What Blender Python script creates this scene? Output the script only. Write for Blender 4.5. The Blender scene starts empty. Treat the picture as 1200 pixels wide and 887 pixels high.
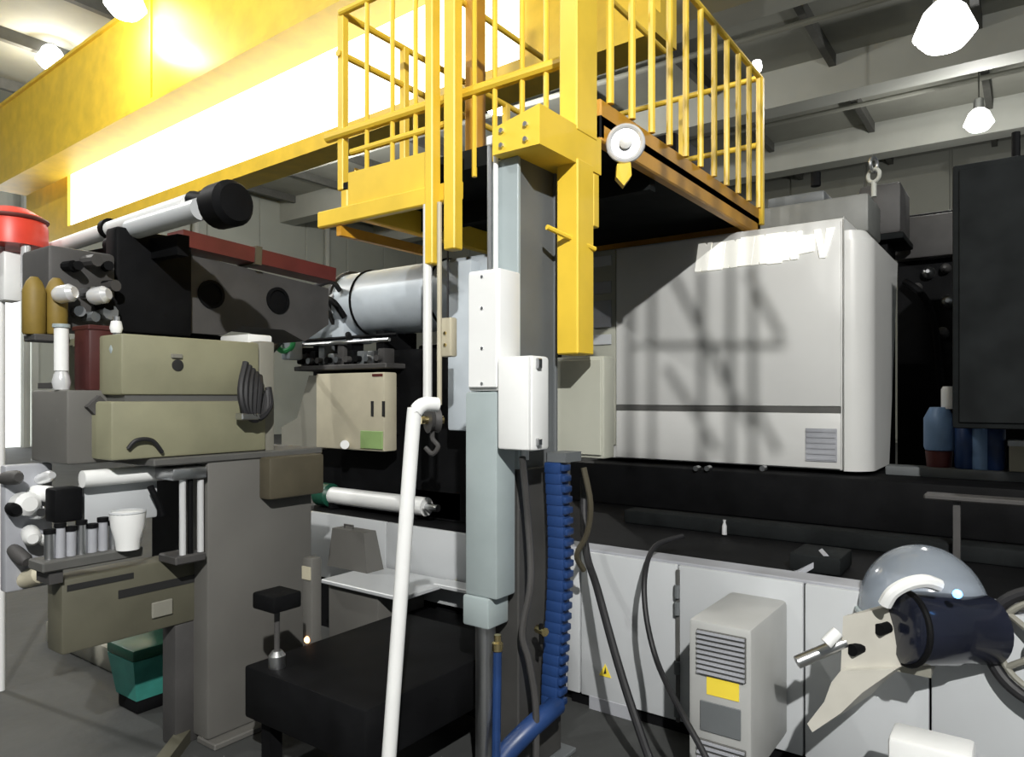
import bpy, bmesh, math, random
from mathutils import Vector, Matrix
random.seed(7)
S = bpy.context.scene
COL = S.collection
FPX, HZ, EYE = 835.0, 465.0, 1.6
ANG = math.radians(36.0)
CA, SA = math.cos(ANG), math.sin(ANG)

# ------------------------------------------------------------------ camera, world, exposure
cd = bpy.data.cameras.new('camera'); cam = bpy.data.objects.new('camera', cd); COL.objects.link(cam)
cd.sensor_width = 36.0; cd.lens = 36.0 * FPX / 1200.0; cd.shift_y = (HZ - 443.5) / 1200.0
cd.clip_start = 0.05; cd.clip_end = 200
cam.location = (0, 0, EYE); cam.rotation_euler = (math.pi / 2, 0, ANG)
S.camera = cam
S.view_settings.view_transform = 'Standard'; S.view_settings.look = 'None'
S.view_settings.gamma = 1.0; S.view_settings.exposure = 0.0
S.view_settings.use_curve_mapping = False
W = bpy.data.worlds.new('hall_air'); S.world = W; W.use_nodes = True
W.node_tree.nodes['Background'].inputs[0].default_value = (0.78, 0.86, 0.90, 1)
W.node_tree.nodes['Background'].inputs[1].default_value = 0.16
LAMP_W = 700.0      # every high bay lamp
KEY_W = 1500.0      # added lamps out of view that light the machines and girder
STRIP_E = 3.2
KEY = Vector((2.2, -2.2, 5.6)); KEYL = KEY - Vector((0, 0, 0.42))

# ------------------------------------------------------------------ photograph geometry helpers
def ray(px, py=HZ):
    a = (px - 600.0) / FPX
    return Vector((CA * a - SA, SA * a + CA, (HZ - py) / FPX))
def atY(px, py, Y):
    r = ray(px, py); t = Y / r.y; return Vector((r.x * t, Y, EYE + r.z * t))
def atX(px, py, X):
    r = ray(px, py); t = X / r.x; return Vector((X, r.y * t, EYE + r.z * t))
def atT(px, py, t):
    r = ray(px, py); return Vector((r.x * t, r.y * t, EYE + r.z * t))
def fb(px0, px1, py0, py1, Y, dep, ref=None):
    """box whose front (-y) face fills a picture rectangle on the plane y = Y"""
    ref = (px0 + px1) / 2 if ref is None else ref
    return (atY(px0, 0, Y).x, atY(px1, 0, Y).x, Y, Y + dep, atY(ref, py1, Y).z, atY(ref, py0, Y).z)
def sb(px0, px1, py0, py1, X, dep, ref=None):
    """box whose right (+x) face fills a picture rectangle on the plane x = X"""
    ref = (px0 + px1) / 2 if ref is None else ref
    return (X - dep, X, atX(px0, 0, X).y, atX(px1, 0, X).y, atX(ref, py1, X).z, atX(ref, py0, X).z)

def cb(pxl, pxc, pxr, py0, py1, X):
    """box seen on its corner: front face from pxl to pxc, right face (x = X) from pxc to pxr"""
    yc = atX(pxc, 0, X).y
    return (atY(pxl, 0, yc).x, X, yc, atX(pxr, 0, X).y, atX(pxc, py1, X).z, atX(pxc, py0, X).z)

# ------------------------------------------------------------------ materials
MATS = {}
def mat(name, col, rough=0.5, metal=0.0, var=0.12, scale=6.0, bump=0.0, emit=None, estr=0.0, trans=0.0, coat=0.0):
    if name in MATS: return MATS[name]
    m = bpy.data.materials.new(name); m.use_nodes = True
    nt = m.node_tree; b = nt.nodes['Principled BSDF']
    b.inputs['Roughness'].default_value = rough; b.inputs['Metallic'].default_value = metal
    tc = nt.nodes.new('ShaderNodeTexCoord'); nz = nt.nodes.new('ShaderNodeTexNoise')
    nz.inputs['Scale'].default_value = scale; nz.inputs['Detail'].default_value = 4
    nt.links.new(tc.outputs['Object'], nz.inputs['Vector'])
    rp = nt.nodes.new('ShaderNodeValToRGB')
    lo = [max(0, c * (1 - var)) for c in col]; hi = [min(1, c * (1 + var)) for c in col]
    rp.color_ramp.elements[0].position = 0.3; rp.color_ramp.elements[1].position = 0.7
    rp.color_ramp.elements[0].color = (*lo, 1); rp.color_ramp.elements[1].color = (*hi, 1)
    nt.links.new(nz.outputs['Fac'], rp.inputs['Fac']); nt.links.new(rp.outputs['Color'], b.inputs['Base Color'])
    if bump:
        n2 = nt.nodes.new('ShaderNodeTexNoise'); n2.inputs['Scale'].default_value = scale * 9
        nt.links.new(tc.outputs['Object'], n2.inputs['Vector'])
        bp = nt.nodes.new('ShaderNodeBump'); bp.inputs['Strength'].default_value = bump; bp.inputs['Distance'].default_value = 0.01
        nt.links.new(n2.outputs['Fac'], bp.inputs['Height']); nt.links.new(bp.outputs['Normal'], b.inputs['Normal'])
    if emit:
        b.inputs['Emission Color'].default_value = (*emit, 1); b.inputs['Emission Strength'].default_value = estr
    if trans:
        b.inputs['Transmission Weight'].default_value = trans
    if name.startswith('black'): b.inputs['Specular IOR Level'].default_value = 0.06 if name != 'black_gloss' else 0.5
    if coat: b.inputs['Coat Weight'].default_value = coat
    MATS[name] = m; return m
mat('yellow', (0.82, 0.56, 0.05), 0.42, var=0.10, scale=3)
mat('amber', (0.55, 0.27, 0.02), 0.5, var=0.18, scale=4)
mat('concrete', (0.046, 0.048, 0.047), 0.75, var=0.25, scale=1.4, bump=0.3)
mat('deck_grey', (0.30, 0.302, 0.26), 0.8, var=0.10, scale=0.8)
mat('beam_pale', (0.42, 0.43, 0.39), 0.7, var=0.06, scale=1)
mat('purlin_dark', (0.09, 0.09, 0.08), 0.7)
mat('column_shade', (0.045, 0.044, 0.042), 0.6, var=0.2, scale=5)  # shade of the lower column put into a colour
mat('wall_dim', (0.23, 0.235, 0.205), 0.8, var=0.06, scale=0.6)
mat('housing_grey', (0.17, 0.175, 0.165), 0.5, var=0.1)
mat('wall_grey', (0.37, 0.385, 0.34), 0.8, var=0.06, scale=0.6)
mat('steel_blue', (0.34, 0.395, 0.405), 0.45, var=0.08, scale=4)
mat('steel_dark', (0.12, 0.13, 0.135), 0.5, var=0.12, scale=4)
mat('pale_green', (0.33, 0.385, 0.39), 0.4, var=0.06)
mat('white', (0.80, 0.81, 0.80), 0.4, var=0.03)
mat('guard', (0.62, 0.625, 0.61), 0.38, var=0.04, scale=2)
mat('guard_olive', (0.38, 0.385, 0.325), 0.5, var=0.10, scale=3)
mat('unit_white', (0.39, 0.395, 0.385), 0.4, var=0.04)
mat('sheet', (0.50, 0.52, 0.535), 0.35, var=0.05, scale=2)
mat('sign_white', (0.97, 0.97, 0.90), 0.35, var=0.01, emit=(1, 0.98, 0.88), estr=0.45)   # lettering with a glow added to brighten it
mat('trim_dark', (0.09, 0.09, 0.085), 0.6)
mat('vent_grey', (0.34, 0.35, 0.38), 0.5)
mat('black', (0.006, 0.0062, 0.0068), 0.6, var=0.25)
mat('black_soft', (0.011, 0.0125, 0.013), 0.75, var=0.25)
mat('black_gloss', (0.010, 0.012, 0.022), 0.18, var=0.2, coat=0.3)
mat('casting', (0.055, 0.053, 0.052), 0.6, var=0.2, scale=5)
mat('beige', (0.235, 0.23, 0.15), 0.55, var=0.10, scale=5)
mat('beige_grey', (0.22, 0.215, 0.18), 0.55, var=0.10, scale=4)
mat('pedestal', (0.118, 0.115, 0.106), 0.6, var=0.08, scale=3)
mat('olive', (0.098, 0.094, 0.066), 0.6, var=0.12, scale=5)
mat('cream_grey', (0.50, 0.485, 0.43), 0.5, var=0.08)
mat('cream', (0.52, 0.48, 0.36), 0.5, var=0.08)
mat('brown', (0.075, 0.065, 0.042), 0.6, var=0.15)
mat('maroon', (0.055, 0.009, 0.008), 0.55, var=0.2)
mat('red', (0.75, 0.06, 0.035), 0.4, var=0.1)
mat('red_dark', (0.10, 0.018, 0.015), 0.5, var=0.2)
mat('chrome', (0.86, 0.87, 0.88), 0.16, 0.45, var=0.03)
mat('metal', (0.55, 0.56, 0.57), 0.32, 1.0, var=0.08)
mat('duct', (0.55, 0.61, 0.66), 0.4, var=0.06)
mat('green', (0.05, 0.42, 0.14), 0.45, var=0.15)
mat('green_dark', (0.01, 0.075, 0.045), 0.4, var=0.2)
mat('leaf', (0.28, 0.42, 0.16), 0.5, var=0.1)
mat('teal', (0.045, 0.25, 0.21), 0.45, var=0.15, scale=9)
mat('blue', (0.014, 0.042, 0.14), 0.4, var=0.2, scale=9)
mat('blue_pale', (0.22, 0.36, 0.60), 0.45, var=0.1)
mat('ochre', (0.20, 0.135, 0.022), 0.6, var=0.2, scale=8)
mat('rubber', (0.012, 0.012, 0.014), 0.6)
mat('brass', (0.75, 0.62, 0.32), 0.25, 1.0)
mat('sticker', (0.85, 0.66, 0.06), 0.5, var=0.03)
mat('ink', (0.02, 0.02, 0.02), 0.5)
mat('glass_dome', (0.50, 0.57, 0.66), 0.15, trans=0.6, var=0.02)
mat('lamp_glow', (1, 1, 1), 0.5, var=0, emit=(1, 0.98, 0.94), estr=9)
mat('lit_girder_glow', (1, 1, 1), 0.5, var=0, emit=(1, 0.95, 0.80), estr=STRIP_E)
mat('daylight', (1, 1, 1), 0.5, var=0, emit=(0.94, 0.98, 1.0), estr=2.2)
mat('led_orange', (1, .5, .2), 0.5, var=0, emit=(1, 0.45, 0.18), estr=6)
mat('led_blue', (.3, .5, 1), 0.5, var=0, emit=(0.12, 0.4, 1), estr=4)

# ------------------------------------------------------------------ mesh builder
class MB:
    def __init__(s): s.bm = bmesh.new()
    def box(s, b, bev=0.0, seg=2):
        x0, x1, y0, y1, z0, z1 = b
        if x0 > x1: x0, x1 = x1, x0
        if y0 > y1: y0, y1 = y1, y0
        if z0 > z1: z0, z1 = z1, z0
        r = bmesh.ops.create_cube(s.bm, size=1.0)['verts']
        for v in r:
            v.co = Vector(((x0 + x1) / 2 + v.co.x * (x1 - x0), (y0 + y1) / 2 + v.co.y * (y1 - y0), (z0 + z1) / 2 + v.co.z * (z1 - z0)))
        if bev:
            bev = min(bev, 0.45 * min(x1 - x0, y1 - y0, z1 - z0))
            es = list({e for v in r for e in v.link_edges})
            bmesh.ops.bevel(s.bm, geom=es, offset=bev, segments=seg, affect='EDGES', profile=0.5)
        return s
    def bar(s, p0, p1, w, h):
        """rectangular bar between two points, h vertical, w across"""
        p0, p1 = Vector(p0), Vector(p1); d = (p1 - p0).normalized()
        up = Vector((0, 0, 1)) if abs(d.z) < 0.95 else Vector((1, 0, 0))
        sx = d.cross(up).normalized(); uz = sx.cross(d).normalized()
        vs = []
        for p in (p0, p1):
            for (i, j) in ((-1, -1), (1, -1), (1, 1), (-1, 1)):
                vs.append(s.bm.verts.new(p + sx * (i * w / 2) + uz * (j * h / 2)))
        for f in ((3, 2, 1, 0), (4, 5, 6, 7), (0, 1, 5, 4), (1, 2, 6, 5), (2, 3, 7, 6), (3, 0, 4, 7)):
            s.bm.faces.new([vs[i] for i in f])
        return s
    def tube(s, pts, r, n=10, caps=True, smooth=0):
        pts = [Vector(p) for p in pts]
        if smooth and len(pts) > 2:
            out = []
            for i in range(len(pts) - 1):
                a = pts[max(i - 1, 0)]; b = pts[i]; c = pts[i + 1]; d = pts[min(i + 2, len(pts) - 1)]
                for k in range(smooth):
                    t = k / smooth
                    out.append(0.5 * ((2 * b) + (c - a) * t + (2 * a - 5 * b + 4 * c - d) * t * t + (3 * b - a - 3 * c + d) * t ** 3))
            out.append(pts[-1]); pts = out
        rs = r if isinstance(r, (list, tuple)) else [r] * len(pts)
        rings = []; ref = None
        for i, p in enumerate(pts):
            d = (pts[min(i + 1, len(pts) - 1)] - pts[max(i - 1, 0)])
            d = d.normalized() if d.length > 1e-9 else Vector((0, 0, 1))
            if ref is None: ref = Vector((0, 0, 1)) if abs(d.z) < 0.9 else Vector((1, 0, 0))
            u = (ref - d * ref.dot(d)).normalized(); ref = u; w = d.cross(u)
            rings.append([s.bm.verts.new(p + (u * math.cos(2 * math.pi * k / n) + w * math.sin(2 * math.pi * k / n)) * rs[i]) for k in range(n)])
        for a, b in zip(rings, rings[1:]):
            for k in range(n): s.bm.faces.new((a[k], a[(k + 1) % n], b[(k + 1) % n], b[k]))
        if caps: s.bm.faces.new(rings[0][::-1]); s.bm.faces.new(rings[-1])
        return s
    def cyl(s, p0, p1, r, n=16): return s.tube([p0, p1], r, n)
    def lathe(s, prof, c, axis=(0, 0, 1), n=24):
        """profile of (radius, height along axis) turned about the axis through c"""
        q = Vector((0, 0, 1)).rotation_difference(Vector(axis).normalized()); c = Vector(c); rings = []
        for (r, h) in prof:
            rings.append([s.bm.verts.new(c + q @ Vector((max(r, 1e-4) * math.cos(2 * math.pi * k / n), max(r, 1e-4) * math.sin(2 * math.pi * k / n), h))) for k in range(n)])
        for a, b in zip(rings, rings[1:]):
            for k in range(n): s.bm.faces.new((a[k], a[(k + 1) % n], b[(k + 1) % n], b[k]))
        s.bm.faces.new(rings[0][::-1]); s.bm.faces.new(rings[-1]); return s
    def prism(s, pts, off):
        """polygon of 3D points swept by the vector off"""
        off = Vector(off); a = [s.bm.verts.new(Vector(p)) for p in pts]; b = [s.bm.verts.new(Vector(p) + off) for p in pts]
        n = len(pts)
        s.bm.faces.new(a[::-1]); s.bm.faces.new(b)
        for k in range(n): s.bm.faces.new((a[k], a[(k + 1) % n], b[(k + 1) % n], b[k]))
        return s
    def loft(s, A, B):
        a = [s.bm.verts.new(Vector(p)) for p in A]; b = [s.bm.verts.new(Vector(p)) for p in B]; n = len(A)
        s.bm.faces.new(a[::-1]); s.bm.faces.new(b)
        for k in range(n): s.bm.faces.new((a[k], a[(k + 1) % n], b[(k + 1) % n], b[k]))
        return s
    def torus(s, c, axis, R, r, n=40, m=10):
        q = Vector((0, 0, 1)).rotation_difference(Vector(axis).normalized()); c = Vector(c); rings = []
        for i in range(n):
            t = 2 * math.pi * i / n
            rings.append([s.bm.verts.new(c + q @ Vector(((R + r * math.cos(2 * math.pi * j / m)) * math.cos(t), (R + r * math.cos(2 * math.pi * j / m)) * math.sin(t), r * math.sin(2 * math.pi * j / m)))) for j in range(m)])
        for i in range(n):
            a, b = rings[i], rings[(i + 1) % n]
            for j in range(m): s.bm.faces.new((a[j], a[(j + 1) % m], b[(j + 1) % m], b[j]))
        return s
    def mesh(s, name):
        bmesh.ops.recalc_face_normals(s.bm, faces=s.bm.faces[:])
        me = bpy.data.meshes.new(name); s.bm.to_mesh(me); s.bm.free()
        me.polygons.foreach_set('use_smooth', [True] * len(me.polygons)); me.set_sharp_from_angle(angle=0.6)
        return me

class Thing:
    """an Empty at the thing's base with its parts (and their sub-parts) parented to it; one part only = one mesh"""
    def __init__(s, name, label, cat, group=None, kind=None):
        s.name, s.label, s.cat, s.group, s.kind = name, label, cat, group, kind
        s.parts = []
    def part(s, name, mb, m, parent=None, label=None, loc=None, kind=None):
        me = mb if isinstance(mb, bpy.types.Mesh) else mb.mesh(name)
        if not me.materials: me.materials.append(MATS[m])
        o = bpy.data.objects.new(name, me); COL.objects.link(o)
        if loc is not None: o.location = loc
        if label: o['label'] = label
        if kind: o['kind'] = kind
        s.parts.append((o, parent)); return o
    def done(s):
        if len(s.parts) == 1:
            r = s.parts[0][0]; r.name = s.name
        else:
            lo = Vector((1e9,) * 3); hi = -lo
            for o, p in s.parts:
                for c in o.bound_box:
                    w = Vector(c) + o.location
                    lo = Vector(map(min, lo, w)); hi = Vector(map(max, hi, w))
            r = bpy.data.objects.new(s.name, None); COL.objects.link(r); r.empty_display_size = 0.1
            r.location = ((lo.x + hi.x) / 2, (lo.y + hi.y) / 2, lo.z)
            for o, p in s.parts:
                if p is None:
                    o.parent = r; o.matrix_parent_inverse = Matrix.Translation(-r.location)
                else:
                    o.parent = p; o.matrix_parent_inverse = Matrix.Translation(-p.location)
        if s.kind: r['kind'] = s.kind
        if s.label: r['label'] = s.label
        if s.cat: r['category'] = s.cat
        if s.group: r['group'] = s.group
        return r
def single(name, mb, m, label, cat, group=None, kind=None):
    t = Thing(name, label, cat, group, kind); t.part(name, mb, m); return t.done()
def rodmesh(name, L, r, n=10):
    return MB().cyl((0, 0, 0), (0, 0, L), r, n).mesh(name)

# ================================================================== THE HALL
CEIL = 10.0
single('floor', MB().box((-27, 8, -9, 30, -0.2, 0)), 'concrete', 'dark grey concrete hall floor', 'floor', kind='structure')
c = Thing('ceiling', 'grey metal roof deck with pale beams and dark purlins', 'ceiling', kind='structure')
c.part('roof_deck', MB().box((-27, 8, -9, 30, CEIL, CEIL + 0.15)), 'deck_grey')
for y in (8.2, 13.5, 18.8, 24.2):
    c.part('beam', MB().box((-26, 7.8, y, y + 0.7, CEIL - 0.95, CEIL)), 'beam_pale')
for x in range(-25, 8, 3):
    c.part('purlin', MB().box((x, x + 0.16, -8, 28, CEIL - 0.28, CEIL)), 'purlin_dark')
for y in (10.6, 16, 21.4):
    c.part('conduit', MB().cyl((-25, y, CEIL - 0.4), (7, y, CEIL - 0.4), 0.07, 8), 'deck_grey')
c.done()
WX = -26.0
w = Thing('wall_left', 'pale grey panelled end wall of the hall', 'wall', kind='structure')
w.part('wall_core', MB().box((WX - 0.2, WX, -9, 30, 0, CEIL)), 'wall_grey')
for i in range(16):
    y = -8 + i * 2.35
    w.part('wall_panel', MB().box((WX, WX + 0.06, y, y + 2.29, 5.9, CEIL - 0.1), 0.02, 1), 'wall_grey')
for y in (9.2, 14.9, 21.2):
    w.part('downpipe', MB().cyl((WX + 0.25, y, 0), (WX + 0.25, y, CEIL), 0.13, 10), 'beam_pale')
w.done()
w = Thing('wall_back', 'grey far wall of the hall behind the machines', 'wall', kind='structure')
w.part('wall_core', MB().box((-26, 8, 28, 28.2, 0, CEIL)), 'wall_dim')
for i in range(13):
    x = -25.5 + i * 2.6
    w.part('wall_panel', MB().box((x, x + 2.53, 27.94, 28, 0.1, CEIL - 0.1), 0.02, 1), 'wall_dim')
w.done()
# daylight doorway in the end wall, seen as the white patch at the left
w = Thing('window_1', 'tall bright daylight opening in the end wall at far left', 'window', kind='structure')
ya, yb = 5.6, 9.6
w.part('window_frame', MB().box((WX, WX + 0.2, ya, ya + 0.2, 0, 7.2)).box((WX, WX + 0.2, yb - 0.2, yb, 0, 7.2)).box((WX, WX + 0.2, ya, yb, 7.0, 7.2)), 'beam_pale')
for i in range(3):
    for k in range(3):
        w.part('pane', MB().box((WX + 0.07, WX + 0.11, ya + 0.2 + i * 1.2, ya + 0.2 + (i + 1) * 1.2 - 0.03, 0.02 + k * 2.33, 2.3 + k * 2.33)), 'daylight')
w.done()

# ------------------------------------------------------------------ high bay lamps
lamp_parts = {}
def high_bay(p, label, power, soft=0.11):
    R = 0.31
    if not lamp_parts:
        lamp_parts['lamp_housing'] = MB().lathe([(0.06, 0.62), (0.11, 0.60), (0.12, 0.36), (0.10, 0.34)], (0, 0, 0), n=16).mesh('lamp_housing')
        lamp_parts['reflector'] = MB().lathe([(0.12, 0.36), (0.22, 0.26), (R, 0.04), (R + 0.015, 0.0), (R - 0.01, 0.02)], (0, 0, 0), n=24).mesh('reflector')
        lamp_parts['lens'] = MB().lathe([(R - 0.02, 0.015), (R - 0.03, -0.06), (0.2, -0.15), (0.08, -0.19), (0.0, -0.195)], (0, 0, 0), n=24).mesh('lens')
    t = Thing('high_bay_lamp', label, 'lamp', 'round high bay lamps under the hall roof')
    for k, m in (('lamp_housing', 'metal'), ('reflector', 'lamp_glow'), ('lens', 'lamp_glow')):
        t.part(k, lamp_parts[k], m, loc=p)
    t.part('suspension_rod', MB().cyl((p[0], p[1], p[2] + 0.6), (p[0], p[1], CEIL), 0.015, 6), 'purlin_dark')
    r = t.done()
    l = bpy.data.lights.new('lamp_light', 'POINT'); l.energy = power; l.shadow_soft_size = soft; l.color = (1, 0.985, 0.95)
    o = bpy.data.objects.new('lamp_light', l); COL.objects.link(o); o.location = (p[0], p[1], p[2] - 0.42)
    return r
high_bay(atT(1107, 40, 8.2), 'big glaring round roof lamp, the nearest one at upper right', LAMP_W * 0.15)
high_bay(atT(1147, 145, 17.5), 'smaller round roof lamp above the black tower cabinet at right', LAMP_W * 0.5)
high_bay(atT(60, 72, 17), 'round roof lamp above the left end of the yellow girder', LAMP_W * 0.35)
high_bay(atT(147, 8, 12), 'round roof lamp cut by the top edge over the yellow girder', LAMP_W * 0.15)
high_bay(atT(362, 188, 22), 'small far lamp just below the yellow girder, left of the platform', LAMP_W)
high_bay(atT(582, 125, 18), 'small far lamp seen through the platform beside the grey column', LAMP_W)
high_bay(Vector((-4.6, -1.6, 7.5)), 'roof lamp added over the aisle to light the machines, out of view', KEY_W * 0.3)  # added lamp, never seen, lights the machine fronts
high_bay(Vector((-11.5, 0.6, 8.3)), 'roof lamp added beyond the left edge to brighten the crane girder, out of view', KEY_W * 0.9)  # added lamp, never seen, evens out the girder face
high_bay(KEY, 'roof lamp added behind the viewer to light the guard, out of view', KEY_W * 1.7, 0.06)  # added key lamp, never seen, placed to light the guard

# unseen lattice added over the aisle: its bars throw the soft lattice shadow on the white guard
def shadow_bar(px, py, f=0.46):
    q = atY(px, py, 4.92); return q + (KEYL - q) * f
t = Thing('shadow_lattice', 'steel lattice added above the viewer to shadow the guard, out of view', 'added lattice')
jw = 0.016
for px, w_ in ((738, 0.024), (764, 0.014), (822, 0.018), (856, 0.018), (882, 0.016)):
    t.part('shadow_upright', MB().bar(shadow_bar(px, 560), shadow_bar(px, 60), w_, 0.016), 'steel_dark')
for py in (405, 250, 90):
    t.part('shadow_chord', MB().bar(shadow_bar(735, py), shadow_bar(920, py), 0.016, jw), 'steel_dark')
for a_, e_ in (((786, 318), (884, 512)), ((876, 320), (916, 396)), ((780, 430), (842, 530)), ((880, 470), (912, 530)), ((735, 250), (822, 90)), ((822, 90), (916, 250))):
    t.part('diagonal', MB().bar(shadow_bar(*a_), shadow_bar(*e_), 0.016, jw), 'steel_dark')
for px in (735, 856):
    q = shadow_bar(px, 62); t.part('shadow_hanger_rod', MB().cyl(q, (q.x, q.y, CEIL), 0.015, 6), 'purlin_dark')
t.done()

# ================================================================== OVERHEAD CRANE (left)
GD = Vector((1.0, -0.0387, 0)).normalized(); GO = Vector((-4.41, 6.0, 0)); GN = Vector((0.0387, 1.0, 0)).normalized()
def g(s_, n_, z_): return GO + GD * s_ + GN * n_ + Vector((0, 0, z_))
def gbox(mb, s0, s1, n0, n1, z0, z1):
    return mb.loft([g(s0, n0, z0), g(s1, n0, z0), g(s1, n1, z0), g(s0, n1, z0)], [g(s0, n0, z1), g(s1, n0, z1), g(s1, n1, z1), g(s0, n1, z1)])
def gs(px, n_):     # distance along the girder at which the picture column px meets it
    r = ray(px); q = GO + GN * n_
    return ((q.x * r.y - q.y * r.x) / (GD.y * r.x - GD.x * r.y))
t = Thing('crane_girder', 'deep yellow box girder of the overhead crane crossing the upper left', 'crane girder')
t.part('web_plate', gbox(MB(), -16, 3.2, 0.0, 0.55, 6.72, 8.5), 'yellow')
t.part('bottom_flange', gbox(MB(), -16, 3.2, -0.06, 0.68, 6.64, 6.72), 'yellow')
t.part('top_flange', gbox(MB(), -16, 3.2, -0.06, 0.68, 8.5, 8.56), 'yellow')
for s_ in (-7.9, 1.0):
    t.part('stiffener', gbox(MB(), s_, s_ + 0.05, -0.035, 0.0, 6.72, 8.5), 'yellow')
t.done()
t = Thing('lit_girder_strip', 'long glowing strip in place of a brightly lit second girder face under the crane girder', 'glowing strip')  # emissive panels imitate strong light on a second girder
sa, sb_ = gs(84, 0.95), gs(612, 0.95)
t.part('housing', gbox(MB(), sa - 3.0, sb_ + 1.8, 0.97, 1.35, 5.36, 6.95), 'yellow')  # yellow box carrying the strip that stands in for the lit girder face
t.part('lower_lip', gbox(MB(), sa - 3.0, sb_ + 1.8, 0.86, 0.97, 5.36, 5.60), 'yellow')
t.part('end_plate', gbox(MB(), sa - 0.12, sa, 0.86, 0.97, 5.60, 6.9), 'yellow')
L = (sb_ - sa) / 5
for i in range(5):
    t.part('glow_panel', gbox(MB(), sa + i * L, sa + (i + 1) * L - 0.012, 0.93, 0.968, 5.60, 6.92), 'lit_girder_glow')
t.done()

# ================================================================== YELLOW ACCESS PLATFORM
PX0, PX1, PY0, PY1 = -3.40, -1.60, 2.90, 5.30
t = Thing('access_platform', 'yellow steel access platform with tall guard railings above the machine', 'platform')
t.part('deck', MB().box((PX0, PX1, PY0, PY1, 2.86, 2.90)), 'black_soft')
t.part('front_beam', MB().box((-3.56, -2.42, PY0 - 0.05, PY0, 2.64, 2.74), 0.008, 1), 'yellow')
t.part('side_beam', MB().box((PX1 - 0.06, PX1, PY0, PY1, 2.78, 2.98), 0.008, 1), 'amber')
t.part('side_beam', MB().box((PX0, PX0 + 0.06, PY0, PY1, 2.70, 2.86), 0.008, 1), 'yellow')
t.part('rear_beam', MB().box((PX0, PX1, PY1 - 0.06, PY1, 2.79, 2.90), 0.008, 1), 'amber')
t.part('cross_beam', MB().box((PX0 + 0.06, PX1 - 0.06, 3.55, 3.62, 2.72, 2.86)), 'black_soft')
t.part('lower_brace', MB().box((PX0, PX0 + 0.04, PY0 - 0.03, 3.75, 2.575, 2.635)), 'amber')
t.part('front_edge', MB().box((-2.42, PX1, PY0, PY0 + 0.03, 2.80, 2.86)), 'black_soft')
t.part('toe_plate', MB().box((-3.30, -2.62, PY0 - 0.03, PY0 - 0.015, 2.74, 2.94), 0.004, 1), 'yellow')
t.part('toe_plate', MB().box((PX0 + 0.005, PX0 + 0.02, PY0 + 0.1, PY1 - 0.1, 2.87, 3.02), 0.004, 1), 'yellow')
rail = lambda p0, p1, r=0.021, m='yellow': t.part('rail', MB().cyl(p0, p1, r, 10), m)
TOP = 3.94
rail((PX1, PY0, TOP), (PX1, PY1, TOP)); rail((PX0, PY0, TOP), (PX0, PY1, TOP)); rail((PX0, PY1, TOP), (PX1, PY1, TOP))
rail((PX0, PY0 - 0.02, 3.69), (PX0, PY1, 3.69)); rail((PX0, PY1, 3.45), (PX1, PY1, 3.45))
rail((-3.52, PY0, 3.20), (-1.7, PY0, 3.20), 0.03); rail((-3.3, PY0, 3.07), (-2.55, PY0, 3.07), 0.02)
rail((PX0, PY0, TOP), (PX1, PY0, TOP))
# long diagonals that run along the depth of the platform, above its left half
rail((-3.0, 2.6, 4.18), (-3.0, 5.3, 4.18), 0.02); rail((-2.35, 2.7, 4.35), (-2.35, 5.3, 4.35), 0.02)
bal = rodmesh('baluster', TOP - 2.98, 0.019, 8)
for i in range(11): t.part('baluster', bal, 'yellow', loc=(PX1, 2.99 + i * 0.228, 2.98))
post = MB().box((-0.025, 0.025, -0.025, 0.025, 0, TOP - 2.86), 0.005, 1).mesh('post')
for y in (PY0 + 0.02, 3.45, 3.95, 4.6, PY1): t.part('post', post, 'yellow', loc=(PX0, y, 2.86))
for x in (-2.8, -2.2, PX1): t.part('post', post, 'yellow', loc=(x, PY1, 2.86))
bf = rodmesh('baluster', TOP - 2.75, 0.014, 8)
for px in (430, 460, 487, 556, 580, 612, 640):
    t.part('baluster', bf, 'yellow', loc=(atY(px, 0, PY0).x, PY0, 2.75))
# tall hanger columns
for px, wd, z0, y_ in ((507, 0.055, 2.30, PY0 - 0.09), (531, 0.075, 2.36, PY0 - 0.09)):
    x = atY(px, 0, y_).x
    t.part('hanger_column', MB().box((x - wd / 2, x + wd / 2, y_ - 0.035, y_ + 0.035, z0, 5.6), 0.006, 1), 'yellow')
x = -2.95
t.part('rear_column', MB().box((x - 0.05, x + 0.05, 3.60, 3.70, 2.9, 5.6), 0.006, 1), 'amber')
t.done()
p = atX(887, 97, PX1)
single('rail_glint', MB().lathe([(0.03, 0), (0.038, 0.03), (0.03, 0.07), (0.0, 0.085)], (PX1, 5.22, TOP + 0.02), n=14), 'lamp_glow', 'small glowing white knob imitating a highlight on the far corner of the platform railing', 'glint')  # emissive knob added for the highlight at the rail corner

# yellow corner post with bracket
t = Thing('support_post', 'heavy yellow post with bracket bolted to the grey steel column', 'post')
xa, xb = atY(652, 0, 2.62).x, atY(677, 0, 2.62).x
t.part('lower_post', MB().box((xa, xb, 2.62, 2.76, atY(665, 415, 2.62).z, 2.62), 0.006, 1), 'yellow')
xa2, xb2 = atY(655, 0, 2.62).x, atY(676, 0, 2.62).x
t.part('upper_post', MB().box((xa2, xb2, 2.62, 2.80, 2.74, 5.6), 0.006, 1), 'yellow')
bb = (-1.80, -1.565, 2.34, 2.84, 2.62, 2.76)
t.part('bracket', MB().loft([(bb[0], bb[2], 2.60), (bb[1], bb[2], 2.60), (bb[1], bb[3], 2.60), (bb[0], bb[3], 2.60)],
                            [(bb[0], bb[2], 2.71), (bb[1], bb[2], 2.76), (bb[1], bb[3], 2.76), (bb[0], bb[3], 2.71)]), 'yellow')
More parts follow.
